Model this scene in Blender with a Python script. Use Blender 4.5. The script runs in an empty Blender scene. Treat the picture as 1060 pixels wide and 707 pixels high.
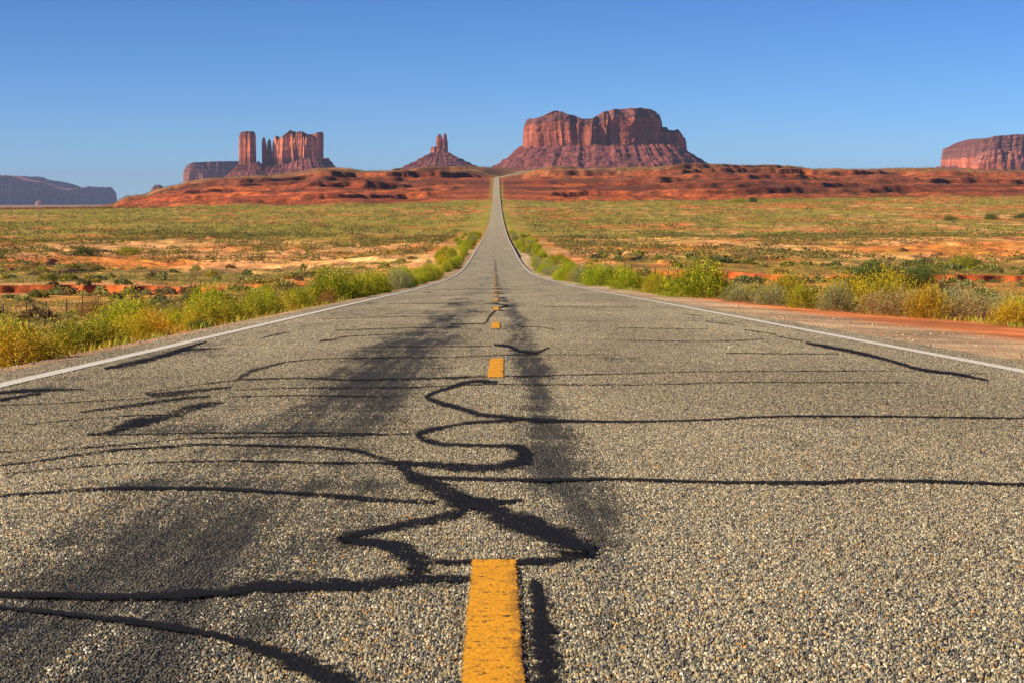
import bpy, math, random
import numpy as np
from mathutils import Vector
scene = bpy.context.scene
COL = scene.collection
R = math.radians

# ------------------------------------------------------------------ camera
cam_d = bpy.data.cameras.new('camera'); cam = bpy.data.objects.new('camera', cam_d); COL.objects.link(cam)
FPX = 2200.0                                   # focal length for a 1060 px wide frame
cam_d.sensor_width = 36.0; cam_d.lens = 36.0 * FPX / 1060.0
cam_d.clip_start = 0.1; cam_d.clip_end = 120000
cam.location = (0, 0, 0.72)
cam.rotation_euler = (R(90) - math.atan(148.5 / FPX), 0, -math.atan(13 / FPX))
scene.camera = cam

# ------------------------------------------------------------------ sky, sun, exposure
SUN_EL, SUN_AZ = R(24), R(-107)                # azimuth clockwise from +Y: left and a little behind
world = bpy.data.worlds.new('World'); scene.world = world; world.use_nodes = True
wt = world.node_tree; wt.nodes.clear()
w_out = wt.nodes.new('ShaderNodeOutputWorld'); w_bg = wt.nodes.new('ShaderNodeBackground')
w_sky = wt.nodes.new('ShaderNodeTexSky'); w_sky.sky_type = 'NISHITA'; w_sky.sun_disc = False
w_sky.sun_elevation = SUN_EL; w_sky.sun_rotation = SUN_AZ % (2 * math.pi)
w_sky.altitude = 1600; w_sky.air_density = 0.68; w_sky.dust_density = 0.0; w_sky.ozone_density = 5.6
w_bg.inputs[1].default_value = 0.078
w_sc = wt.nodes.new('ShaderNodeVectorMath'); w_sc.operation = 'SCALE'; w_sc.inputs['Scale'].default_value = 0.53
w_gm = wt.nodes.new('ShaderNodeGamma'); w_gm.inputs[1].default_value = 1.5   # the clear, deep blue of dry desert air
wt.links.new(w_sky.outputs[0], w_sc.inputs[0]); wt.links.new(w_sc.outputs[0], w_gm.inputs[0]); wt.links.new(w_gm.outputs[0], w_bg.inputs[0]); wt.links.new(w_bg.outputs[0], w_out.inputs[0])
sun_d = bpy.data.lights.new('sun', 'SUN'); sun = bpy.data.objects.new('sun', sun_d); COL.objects.link(sun)
sun_d.energy = 5.0; sun_d.angle = R(0.53); sun_d.color = (1.0, 0.82, 0.57)
sdir = Vector((math.sin(SUN_AZ) * math.cos(SUN_EL), math.cos(SUN_AZ) * math.cos(SUN_EL), math.sin(SUN_EL)))
sun.rotation_euler = sdir.to_track_quat('Z', 'Y').to_euler()
sun.location = sdir * 900
vs = scene.view_settings
vs.view_transform = 'Standard'; vs.look = 'None'; vs.gamma = 1.0; vs.use_curve_mapping = False
vs.exposure = 0.7
scene.render.engine = 'CYCLES'
scene.cycles.max_bounces = 6; scene.cycles.transparent_max_bounces = 24
scene.cycles.volume_bounces = 0

# ------------------------------------------------------------------ number helpers
def sm(a, b, x):
    t = np.clip((np.asarray(x, float) - a) / (b - a), 0, 1); return t * t * (3 - 2 * t)
def hsh(ix, iy, s):
    h = (ix.astype(np.int64) * 374761393 + iy.astype(np.int64) * 668265263 + s * 974634777) & 0xffffffff
    h = ((h ^ (h >> 13)) * 1274126177) & 0xffffffff
    h = ((h ^ (h >> 16)) * 2246822519) & 0xffffffff
    return ((h ^ (h >> 15)) & 0xffffff) / float(0xffffff)
def vn(x, y, s=0):
    x = np.asarray(x, float); y = np.asarray(y, float) + 0 * x; x = x + 0 * y
    ix = np.floor(x); iy = np.floor(y); fx = x - ix; fy = y - iy
    fx = fx * fx * (3 - 2 * fx); fy = fy * fy * (3 - 2 * fy)
    a = hsh(ix, iy, s); b = hsh(ix + 1, iy, s); c = hsh(ix, iy + 1, s); d = hsh(ix + 1, iy + 1, s)
    return (a + (b - a) * fx) * (1 - fy) + (c + (d - c) * fx) * fy
def fbm(x, y, s=0, o=4, g=0.5):
    v = 0.0; a = 1.0; t = 0.0
    for k in range(o):
        v = v + a * vn(x * 2 ** k + 17.3 * k, y * 2 ** k - 9.1 * k, s + k); t += a; a *= g
    return v / t
def herm(xk, yk, x):
    xk = np.array(xk, float); yk = np.array(yk, float); x = np.asarray(x, float)
    d = np.diff(yk) / np.diff(xk); m = np.empty_like(yk); m[0] = d[0]; m[-1] = d[-1]
    hL = np.diff(xk)[:-1]; hR = np.diff(xk)[1:]
    m[1:-1] = (d[:-1] * hR + d[1:] * hL) / (hL + hR)
    i = np.clip(np.searchsorted(xk, x) - 1, 0, len(xk) - 2); h = xk[i + 1] - xk[i]; t = (x - xk[i]) / h
    return ((2*t**3 - 3*t**2 + 1) * yk[i] + (t**3 - 2*t**2 + t) * h * m[i] + (-2*t**3 + 3*t**2) * yk[i+1] + (t**3 - t**2) * h * m[i+1])
def mix(a, b, t):
    t = np.asarray(t)[..., None]; return np.asarray(a) * (1 - t) + np.asarray(b) * t

# ------------------------------------------------------------------ object helpers
def tag(o, label=None, cat=None, group=None, kind=None):
    if label: o['label'] = label
    if cat: o['category'] = cat
    if group: o['group'] = group
    if kind: o['kind'] = kind
    return o
def empty(name, loc, rz=0.0, s=1.0, **k):
    o = bpy.data.objects.new(name, None); COL.objects.link(o); o.location = loc; o.rotation_euler.z = rz
    o.scale = (s, s, s) if isinstance(s, (int, float)) else s
    o.empty_display_size = 0.2
    return tag(o, **k)
def mesh_np(name, V, F, mat, col=None, smooth=True, uv=None):
    V = np.ascontiguousarray(V, np.float32); F = np.ascontiguousarray(F, np.int32); n = F.shape[1]
    me = bpy.data.meshes.new(name); me.vertices.add(len(V)); me.vertices.foreach_set('co', V.ravel())
    me.loops.add(F.size); me.loops.foreach_set('vertex_index', F.ravel())
    me.polygons.add(len(F)); me.polygons.foreach_set('loop_start', np.arange(0, F.size, n, dtype=np.int32))
    me.polygons.foreach_set('loop_total', np.full(len(F), n, np.int32))
    me.polygons.foreach_set('use_smooth', np.full(len(F), smooth, bool))
    if uv is not None:
        l = me.uv_layers.new(name='UVMap'); l.data.foreach_set('uv', np.ascontiguousarray(uv[F.ravel()], np.float32).ravel())
    me.update(calc_edges=True)
    if col is not None:
        c = np.ones((len(V), 4), np.float32); c[:, :col.shape[1]] = col
        a = me.color_attributes.new('Col', 'FLOAT_COLOR', 'POINT'); a.data.foreach_set('color', c.ravel())
    me.materials.append(mat); return me
def link(name, me, parent=None):
    o = bpy.data.objects.new(name, me); COL.objects.link(o)
    if parent: o.parent = parent
    return o
def grid_faces(nr, nc, wrap=False):
    i = np.arange(nr - 1)[:, None]; m = nc if wrap else nc - 1; j = np.arange(m)[None, :]; j2 = (j + 1) % nc
    return np.stack([i*nc + j, i*nc + j2, (i+1)*nc + j2, (i+1)*nc + j], -1).reshape(-1, 4)

# ------------------------------------------------------------------ materials
def new_mat(name):
    m = bpy.data.materials.new(name); m.use_nodes = True; t = m.node_tree
    b = t.nodes['Principled BSDF']; b.inputs['Roughness'].default_value = 0.9
    b.inputs['Specular IOR Level'].default_value = 0.25
    return m, t, b
class NT:
    """Short notation for shader nodes."""
    def __init__(s, t): s.t = t
    def n(s, typ, ins={}, **props):
        o = s.t.nodes.new('ShaderNode' + typ)
        for k, v in props.items(): setattr(o, k, v)
        for k, v in ins.items():
            if hasattr(v, 'is_linked') or hasattr(v, 'links'): s.t.links.new(v, o.inputs[k])
            else: o.inputs[k].default_value = v
        return o
    def math(s, op, a, b=0.0, c=0.0): return s.n('Math', {0: a, 1: b, 2: c}, operation=op).outputs[0]
    def noise(s, vec, scale, detail=4.0, rough=0.55, out=0):
        return s.n('TexNoise', {'Vector': vec, 'Scale': scale, 'Detail': detail, 'Roughness': rough}).outputs[out]
    def maprange(s, v, a, b, c=0.0, d=1.0):
        return s.n('MapRange', {'Value': v, 'From Min': a, 'From Max': b, 'To Min': c, 'To Max': d}, interpolation_type='SMOOTHSTEP').outputs[0]
    def mixc(s, f, a, b, mode='MIX'):
        o = s.n('Mix', {0: f}, data_type='RGBA', blend_type=mode)
        for idx, v in ((6, a), (7, b)):
            if hasattr(v, 'links'): s.t.links.new(v, o.inputs[idx])
            else: o.inputs[idx].default_value = v
        return o.outputs[2]
    def mapping(s, vec, sc):
        return s.n('Mapping', {'Vector': vec, 'Scale': sc}).outputs[0]
    def grey(s, v): return s.n('CombineColor', {0: v, 1: v, 2: v}).outputs[0]
    def link(s, a, b): s.t.links.new(a, b)

# ------------------------------------------------------------------ terrain: heights
RK = [-60, 0, 40, 97, 202, 379, 825, 1518, 2617, 2800, 3000, 3300, 3600, 3900, 4300, 5000]
RZ = [2.07, 0, -1.38, -3.346, -6.35, -8.2, -10.1, -3.3, 24.7, 29.0, 36, 44.5, 52.5, 58, 56, 40]
def roadz(Y): return herm(RK, RZ, np.clip(Y, -60, 5000))
EK = [-60, 0, 40, 97, 202, 379, 825, 1518, 2400, 2560, 2625, 2690, 2800, 3000, 3300, 3600, 3950]
EL = [-3.12, -3.12, -3.2, -3.39, -3.75, -3.95, -4.2, -5.0, -6.4, -6.6, -6.4, -4.6, 4.8, 27.5, 60.5, 94.5, 133]
ER = [3.77, 3.77, 3.70, 3.53, 2.85, 2.40, 1.90, 0.9, -0.3, -0.45, -0.2, 2.3, 12, 34.5, 67.5, 101.5, 140]
def edge_l(Y): return herm(EK, EL, np.clip(Y, -60, 3950))
def edge_r(Y): return herm(EK, ER, np.clip(Y, -60, 3950))
# rim of the red bench: picture column -> picture row of its skyline, turned into heights at about 2.9 km
TC = [-800, 95, 118, 132, 153, 163, 183, 196, 219, 244, 278, 300, 316, 329, 345, 380, 407, 440, 463, 480, 509, 531, 543, 570, 590, 627, 681, 735, 777, 823, 854, 929, 976, 1060, 1400, 2000]
TR = [222, 219, 212.5, 204, 202, 197, 193, 189, 186, 184.5, 183, 181, 178.8, 174.8, 175.5, 177.3, 177, 176.3, 175, 173, 172, 173, 174, 174.3, 175.8, 175.5, 173.6, 172.4, 174, 174.8, 176, 175, 174.6, 178.5, 177, 178]
def ground(x, Y, full=False):
    x = np.asarray(x, float); Y = np.asarray(Y, float); Ys = np.maximum(Y, 3.0)
    col = 517 + 2200 * x / Ys
    zr = roadz(Y); xl = edge_l(Y); xr = edge_r(Y)
    el = xl - x; er = x - xr; out = np.maximum(el, er)
    ol = np.interp(el, [0, .45, 1.2, 2.6, 9, 27, 60], [-.07, -.08, -.13, -.42, -1.2, -2.55, -2.8])
    orr = np.interp(er, [0, .5, 3, 6, 12, 27, 60], [-.07, -.08, -.15, -.32, -.8, -1.35, -1.7])
    off = np.where(el > er, ol, orr)
    fade = 1 - sm(250, 700, Y) * .68
    nb = sm(2, 14, out)
    n1 = fbm(x / 9, Y / 9, 3, 4) - .5
    n2 = fbm(x / 60, Y / 75, 11, 4) - .5
    tilt = np.clip((col - 517) / 543, -1.3, 1.3) * 5.0 * sm(600, 1600, Y)
    z = zr + off * fade - .25 * sm(300, 1400, Y) + nb * (.45 * n1 + 1.3 * n2 * sm(15, 60, out)) + tilt * sm(20, 120, out)
    # eroded bank of the dry wash that crosses the plain
    yb = 243 + 10 * (fbm(x / 26, 0 * x, 21, 3) - .5) + 5 * (fbm(x / 5, 0 * x + 3, 22, 3) - .5) + 5 * (vn(x / 1.9, 0 * x, 23) - .5)
    bw = sm(9, 22, out)
    z = z + bw * (-.55 * sm(yb - 26, yb - 12, Y) + (.7 + .45 * vn(x / 9, 0 * x, 24)) * sm(yb - .7, yb + .7, Y) - .4 * sm(yb + 20, yb + 130, Y))
    # low broken ledges on the sandy plain
    led = fbm(x / 40, Y / 55, 31, 3); q = led * 7
    z = z + .55 * nb * (sm(.42, .5, q - np.floor(q)) - sm(0.5, 1, q - np.floor(q))) * sm(265, 300, Y) * (1 - sm(560, 640, Y))
    # beyond the plain
    plain = np.interp(Y, [1518, 2500, 4000, 8000, 18000, 45000], [-3.6, -8.5, -15, -29, -57, -135]) + np.clip((col - 517) / 543, -1.3, 1.3) * 5.0
    zt = (205 - np.interp(col, TC, TR)) * 2870 / 2200 + .72 + 3.2 * (fbm(x / 30, Y / 400, 47, 4) - .5)
    wob = 210 * (fbm(x / 240, Y / 900, 41, 4) - .5) + 70 * (fbm(x / 34, Y / 160, 45, 4) - .5)
    t = (Y - 1590 - wob * sm(1600, 1900, Y)) / 1230
    t = np.clip(t, 0, 1.0)
    c1 = .10 + .16 * vn(x / 170, 0 * x, 51); c2 = .10 + .14 * vn(x / 130, 0 * x + 9, 52)
    tk1 = .50 + .08 * (vn(x / 90, 0 * x, 53) - .5); tk2 = .80 + .05 * (vn(x / 70, 0 * x, 54) - .5); tk0 = .27 + .06 * (vn(x / 60, 0 * x, 55) - .5)
    c0 = .05 + .04 * vn(x / 80, 0 * x, 56)
    lin = t ** 1.1
    c1 = c1 * .45; c2 = c2 * .7; c0 = c0 * .5
    h = lin * (1 - c0 - c1 - c2) + c0 * sm(tk0, tk0 + .008, t) + c1 * sm(tk1, tk1 + .012, t) + c2 * sm(tk2, tk2 + .012, t)
    lw = h * 6.5 + .8 * fbm(x / 190, Y / 700, 57, 3); lf = lw - np.floor(lw)
    lk = sm(.38, .62, fbm(x / 85, np.floor(lw) * 3.7, 58, 3)) * sm(.05, .15, t)
    h = h + lk * (sm(.44, .53, lf) - lf) / 6.5 * 1.0
    g1 = fbm(x / 24, Y / 60, 61, 4) - .5; g2 = np.abs(fbm(x / 55, Y / 240, 63, 4) - .5) * 2
    amp = sm(0, .12, t) * (1 - .75 * sm(.82, .95, t))
    hz = plain + np.maximum(zt - plain, 0) * h + amp * np.clip(zt - plain, 0, 30) * (.16 * g1 - .20 * (g2 - .3)) + amp * (3.4 * (fbm(x / 13, Y / 30, 66, 4) - .5))
    fall = 1 - sm(3350, 5200, Y)
    hz = plain + (hz - plain) * fall
    w = sm(1480, 1660, Y)
    z = z * (1 - w) + hz * w
    xc = (xl + xr) / 2
    wr = np.exp(-((x - xc) / np.where(Y > 2620, 34, 48)) ** 2) * w * (1 - sm(3950, 4800, Y))
    z = z * (1 - wr) + (zr - .3) * wr
    inside = (out < 1.5) & (Y < 4000)
    z = np.where(inside & (Y > 300), np.minimum(z, zr - .2), z)
    if full: return z, col, out, el, er, t, w * fall, yb, n1, n2
    return z
def gz(x, Y): return float(ground(np.array([x]), np.array([Y]))[0])

# ------------------------------------------------------------------ terrain: the ground sheet
def build_ground():
    rows = [-9.0]
    while rows[-1] < 46000:
        Y = rows[-1]
        if Y < 205: s = max(.22, (Y + 12) * .0065)
        elif Y < 262: s = .55
        elif Y < 1500: s = max(1.4, Y * .0026)
        elif Y < 3350: s = 3.4
        else: s = Y * .03
        rows.append(Y + s)
    rows = np.array(rows)
    u = np.concatenate([-np.geomspace(1.9, .335, 46)[:-1], np.linspace(-.33, .33, 551), np.geomspace(.335, 1.9, 46)[1:]])
    Yg = np.repeat(rows[:, None], len(u), 1); X = (rows[:, None] + 12) * u[None, :]
    z, col, out, el, er, t, w, yb, n1, n2 = ground(X, Yg, True)
    # --- colours of the earth itself
    sand = np.array([.66, .225, .055]); pale = np.array([.84, .42, .17]); red = np.array([.50, .11, .025])
    gold = np.array([.44, .28, .045]); green = np.array([.29, .285, .018]); sage = np.array([.16, .17, .045])
    f1 = fbm(X / 30, Yg / 60, 71, 5); f2 = fbm(X / 7, Yg / 16, 77, 4); f3 = fbm(X / 110, Yg / 260, 81, 4); f4 = fbm(X / 3, Yg / 7, 85, 3)
    C = mix(sand, pale, sm(.42, .62, f1)); C = mix(C, red, sm(.56, .7, f3) * .55)
    near = 1 - sm(190, 262, Yg)                             # green-gold ground cover below the bank
    left = sm(-10, -20, X)
    C = mix(C, mix(gold, green, sm(.4, .6, f2)), np.clip(near * sm(4, 12, out) * sm(.26, .46, f1 * .5 + f2 * .5 + .1 * left), 0, 1) * .52)
    belt = sm(250, 262, Yg) * (1 - sm(285, 330, Yg))         # green strip above the bank
    C = mix(C, mix(green, sage, f4), belt * sm(.30, .5, f2 + .05) * .7 * sm(6, 16, out))
    mid = sm(280, 330, Yg) * (1 - sm(480, 640, Yg))
    C = mix(C, mix(gold, green, sm(.35, .65, f4)), mid * sm(.44 , .58, f2 * .6 + f3 * .4 + .04 * sm(0, .1, X / Yg)) * .38)
    far = sm(470, 640, Yg)
    cover = sm(.37, .49, f2 * .45 + f1 * .3 + f3 * .25 - .05 * sm(0, .12, X / Yg) * (1 - sm(700, 1000, Yg)))
    gcol = mix(mix(green, gold, sm(.5, .75, f1) * .5), sage, sm(.45, .7, f4) * .5)
    C = mix(C, gcol, far * cover * .92)
    # roadside verge, yellow-green
    vo = 5.5 - 2.6 * sm(500, 1100, Yg)
    verge = sm(.5, 1.3, out) * (1 - sm(vo - 1.5, vo + 1.5, out + 2.5 * (f4 - .5))) * sm(55, 110, Yg) * (1 - .5 * sm(2600, 2800, Yg))
    C = mix(C, mix(green * 1.15, gold, f4 * .7), verge * .8)
    # red bench
    dz = np.gradient(z, axis=0) / np.gradient(Yg, axis=0)
    brick = mix(np.array([.27, .055, .018]), np.array([.50, .12, .03]), sm(.4, .65, fbm(X / 35, Yg / 30, 91, 4)))
    sb = fbm(z * .32 + 3 * fbm(X / 120, Yg / 300, 97, 3), X / 260, 98, 4)
    brick = mix(brick, np.array([.12, .03, .016]), sm(.5, .56, sb) * .8 * sm(.08, .25, t))
    brick = mix(brick, np.array([.20, .065, .035]), sm(.5, .68, fbm(X / 90, Yg / 60, 93, 4)) * .6)
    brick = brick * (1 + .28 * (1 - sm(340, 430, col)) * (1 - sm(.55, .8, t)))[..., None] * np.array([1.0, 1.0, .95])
    scrub = mix(np.array([.22, .15, .05]), np.array([.30, .12, .05]), sm(.4, .6, f2))
    bench = mix(brick, scrub, np.clip(sm(.78, .9, t) * .85 + sm(.5, .7, f2) * .35 * sm(.5, .6, t), 0, 1))
    bench = mix(bench, np.array([.60, .26, .10]), sm(.80, .84, t) * sm(.58, .7, f1) * .7)
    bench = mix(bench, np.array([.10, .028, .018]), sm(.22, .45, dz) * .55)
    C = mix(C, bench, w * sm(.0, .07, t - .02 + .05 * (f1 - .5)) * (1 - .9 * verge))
    C = mix(C, np.array([.36, .20, .11]), sm(3600, 5000, Yg))
    # the bank of the wash is bare red earth
    bank = np.exp(-((Yg - yb) / 1.6) ** 2) * sm(9, 22, out)
    C = mix(C, red * (0.75 + .6 * vn(X / 1.1, Yg * 0, 95))[..., None], np.clip(bank * 1.3, 0, 1))
    # shoulders: gravel next to the asphalt, red sand beyond it on the right
    rs = sm(2.2, 3.2, er + .8 * (f4 - .5)) * (1 - sm(5.2, 7.5, er)) * (1 - sm(90, 150, Yg))
    C = mix(C, np.array([.74, .235, .065]), rs * .95)
    grav = (1 - sm(1.3, 2.3, el + .7 * (f4 - .5))) * (el > -1) + (1 - sm(1.9, 3.3, er + .9 * (f4 - .5))) * (er > -1)
    grav = np.clip(np.where(out < 0, 1, grav), 0, 1) * (1 - sm(300, 500, Yg))
    C = mix(C, np.where((el > er)[..., None], np.array([.30, .225, .15]), np.array([.40, .315, .21])), grav * .9)
    V = np.stack([X, Yg, z], -1).reshape(-1, 3)
    C = np.concatenate([C.reshape(-1, 3), grav.reshape(-1, 1)], 1)
    m, tr, b = new_mat('desert_ground'); N = NT(tr)
    geo = N.n('NewGeometry').outputs['Position']; at = N.n('VertexColor', layer_name='Col')
    a1 = N.noise(geo, 1.3, 6, .65); a2 = N.noise(geo, .22, 4, .6); a3 = N.noise(geo, 14, 3, .6)
    a4 = N.noise(N.mapping(geo, (.16, .10, .30)), 1.0, 6, .68); a5 = N.noise(N.mapping(geo, (.6, .35, .6)), 1.0, 3, .6)
    k = N.math('MULTIPLY', N.maprange(a1, .2, .8, .72, 1.3), N.math('MULTIPLY', N.maprange(a2, .25, .75, .85, 1.18), N.math('MULTIPLY', N.maprange(a4, .32, .68, .62, 1.4), N.maprange(a5, .3, .7, .75, 1.25))))
    c1 = N.mixc(1.0, at.outputs[0], N.grey(k), 'MULTIPLY')
    vor = N.n('TexVoronoi', {'Vector': geo, 'Scale': 60.0}); gv = N.mixc(1.0, c1, N.mixc(.75, (1, 1, 1, 1), vor.outputs['Color'], 'MIX'), 'MULTIPLY')
    gv = N.mixc(1.0, gv, (2.3, 2.25, 2.1, 1), 'MULTIPLY')
    c2 = N.mixc(at.outputs[1], c1, gv)
    N.link(c2, b.inputs['Base Color'])
    hgt = N.math('ADD', N.math('MULTIPLY', a1, .10), N.math('MULTIPLY', a3, .018))
    hgt = N.math('ADD', hgt, N.math('MULTIPLY', N.math('MULTIPLY', vor.outputs['Distance'], at.outputs[1]), -.02))
    bp = N.n('Bump', {'Height': hgt, 'Strength': .7, 'Distance': 1.0}); N.link(bp.outputs[0], b.inputs['Normal'])
    o = link('desert_ground', mesh_np('desert_ground', V, grid_faces(len(rows), len(u)), m, C))
    return tag(o, 'red desert ground with sandy and grassy patches around the highway', 'ground', kind='structure')
build_ground()

# ------------------------------------------------------------------ the road
def road_mat():
    m, tr, b = new_mat('chip_seal_asphalt'); N = NT(tr)
    pos = N.n('NewGeometry').outputs['Position']
    p2 = N.mapping(pos, (1, 1, 0.0))
    wob = N.n('VectorMath', {0: p2, 1: N.n('VectorMath', {0: N.noise(p2, 60, 2, .5, 1), 1: (.008, .008, 0)}, operation='MULTIPLY').outputs[0]}, operation='ADD').outputs[0]
    v = N.n('TexVoronoi', {'Vector': wob, 'Scale': 124.0, 'Randomness': 1.0}, voronoi_dimensions='2D')
    ve = N.n('TexVoronoi', {'Vector': wob, 'Scale': 124.0, 'Randomness': 1.0}, voronoi_dimensions='2D', feature='DISTANCE_TO_EDGE')
    rnd = N.n('SeparateColor', {0: v.outputs['Color']})
    ramp = N.n('ValToRGB', {0: rnd.outputs[0]}); cr = ramp.color_ramp; cr.interpolation = 'CONSTANT'
    stones = [(0, (.07, .068, .07)), (.13, (.28, .24, .17)), (.27, (.17, .17, .175)), (.40, (.40, .35, .25)), (.52, (.22, .22, .22)), (.63, (.52, .47, .38)), (.74, (.48, .27, .10)), (.80, (.30, .30, .27)), (.88, (.74, .70, .62)), (.94, (.12, .13, .15))]
    while len(cr.elements) < len(stones): cr.elements.new(.5)
    for e, (p, c) in zip(cr.elements, stones): e.position = p; e.color = (*c, 1)
    # bleeding binder: wheel tracks and blotches
    pb = N.mapping(pos, (1.4, .17, 0)); big = N.noise(pb, 1.05, 4, .6); fine = N.noise(pb, 7, 3, .6)
    sx = N.n('SeparateXYZ', {0: pos}); X = sx.outputs[0]; Y = sx.outputs[1]
    def band(c, w): return N.maprange(N.math('ABSOLUTE', N.math('SUBTRACT', X, c)), 0, w, 1, 0)
    tr_l = N.math('ADD', band(-.80, .75), N.math('ADD', N.math('MULTIPLY', N.math('MULTIPLY', band(.24, .27), 1.15), N.maprange(Y, 4.6, 7.0, .35, 1.0)), N.math('ADD', N.math('MULTIPLY', band(-2.6, .6), .35), N.math('MULTIPLY', band(-1.3, 1.9), .16))))
    tr_r = N.math('ADD', N.math('MULTIPLY', band(1.1, .5), .12), N.math('MULTIPLY', band(2.9, .5), .12))
    dist = N.maprange(Y, 14, 70, 1.0, .22); strk = N.noise(N.mapping(pos, (.28, 2.2, 0)), 1.0, 4, .65)
    flush = N.math('ADD', N.math('ADD', N.math('MULTIPLY', N.math('MULTIPLY', N.math('ADD', tr_l, tr_r), dist), .50), N.math('MULTIPLY', N.math('SUBTRACT', strk, .5), .8)), N.math('ADD', N.math('MULTIPLY', N.math('SUBTRACT', big, .5), 1.5), N.math('MULTIPLY', N.math('SUBTRACT', fine, .5), .5)))
    flush = N.maprange(flush, .08, .72)
    lane = N.noise(N.mapping(pos, (7.0, .30, 0)), 1.0, 4, .7); flush = N.math('MULTIPLY', flush, N.maprange(lane, .32, .66, .42, 1.2))
    # stones stand in the binder; where it has bled fewer of them show
    thr = N.math('ADD', N.math('MULTIPLY', flush, .55), .03)
    rad = N.math('ADD', N.math('MULTIPLY', rnd.outputs[1], .5), .5)
    hs = N.math('MULTIPLY', N.maprange(ve.outputs['Distance'], 0.0, .34), rad)
    v2 = N.n('TexVoronoi', {'Vector': p2, 'Scale': 88.0, 'Randomness': 1.0}, voronoi_dimensions='2D'); r2 = N.n('SeparateColor', {0: v2.outputs['Color']})
    big_st = N.math('MULTIPLY', N.maprange(v2.outputs['Distance'], .42, .26), N.math('GREATER_THAN', r2.outputs[0], .85))
    hs = N.math('MAXIMUM', hs, N.math('MULTIPLY', big_st, 1.05))
    showing = N.maprange(hs, N.math('MULTIPLY', thr, 1.0), N.math('ADD', thr, .12))
    film = N.mixc(N.math('MULTIPLY', N.maprange(N.math('SUBTRACT', N.math('MULTIPLY', flush, 1.5), rnd.outputs[2]), -.12, .30), .78), N.mixc(big_st, ramp.outputs[0], N.mixc(r2.outputs[1], (.20, .17, .14, 1), (.60, .50, .36, 1))), (.036, .040, .050, 1))
    base = N.mixc(showing, (.022, .022, .026, 1), film)
    tone = N.noise(N.mapping(pos, (.5, .12, 0)), 1.0, 3, .5)
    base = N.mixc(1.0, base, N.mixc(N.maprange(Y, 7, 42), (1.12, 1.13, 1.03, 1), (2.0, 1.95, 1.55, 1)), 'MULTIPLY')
    base = N.mixc(1.0, base, N.grey(N.maprange(tone, .3, .7, .86, 1.2)), 'MULTIPLY')
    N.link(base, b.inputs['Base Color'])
    N.link(N.maprange(showing, 0, 1, .5, .85), b.inputs['Roughness'])
    hgt = N.math('ADD', N.math('MULTIPLY', hs, N.math('SUBTRACT', .010, N.math('MULTIPLY', flush, .006))), N.math('MULTIPLY', N.noise(pos, 300, 2, .6), .0016))
    d = N.n('Displacement', {'Height': hgt, 'Midlevel': .004, 'Scale': 1.0})
    N.link(d.outputs[0], tr.nodes['Material Output'].inputs['Displacement'])
    m.displacement_method = 'BOTH'
    return m
def road_strip(name, a, b, lift, ys, nx, mat, norm=False):
    """ribbon along the road between lateral offsets a(Y) and b(Y)"""
    ys = np.asarray(ys, float); A = a(ys); B = b(ys); k = np.linspace(0, 1, nx)
    X = A[:, None] * (1 - k) + B[:, None] * k; Yg = np.repeat(ys[:, None], nx, 1)
    Z = roadz(Yg) + (lift(Yg) if callable(lift) else lift)
    uv = np.stack([np.repeat(k[None], len(ys), 0), (Yg - ys[0]) / (ys[-1] - ys[0]) if norm else Yg], -1).reshape(-1, 2)
    return mesh_np(name, np.stack([X, Yg, Z], -1).reshape(-1, 3), grid_faces(len(ys), nx), mat, uv=uv)
ys = [-9.0]
while ys[-1] < 3940: ys.append(ys[-1] + max(.3, min(ys[-1] * .02, 14)))
road_m = road_mat()
frag = lambda Y: .06 * (fbm(Y / .5, 0 * Y, 5, 3) - .5)
road = link('road', road_strip('road', lambda Y: edge_l(Y) - .38 + .2 * sm(80, 400, Y) + frag(Y), lambda Y: edge_r(Y) + .40 - .2 * sm(80, 400, Y) + frag(Y + 77), 0.0, ys, 24, road_m))
tag(road, 'straight two-lane asphalt highway with black tar lines across it', 'road', kind='structure')
ADAPT = True
if ADAPT:
    scene.cycles.feature_set = 'EXPERIMENTAL'
    sd = road.modifiers.new('dice', 'SUBSURF'); sd.subdivision_type = 'SIMPLE'; sd.levels = 0; sd.render_levels = 1
    road.cycles.use_adaptive_subdivision = True; road.cycles.dicing_rate = 1.0
    scene.cycles.dicing_rate = 1.0; scene.cycles.max_subdivisions = 14
def liftY(base): return lambda Y: base + np.clip((Y - 20) / 600, 0, .6) * .12

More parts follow.
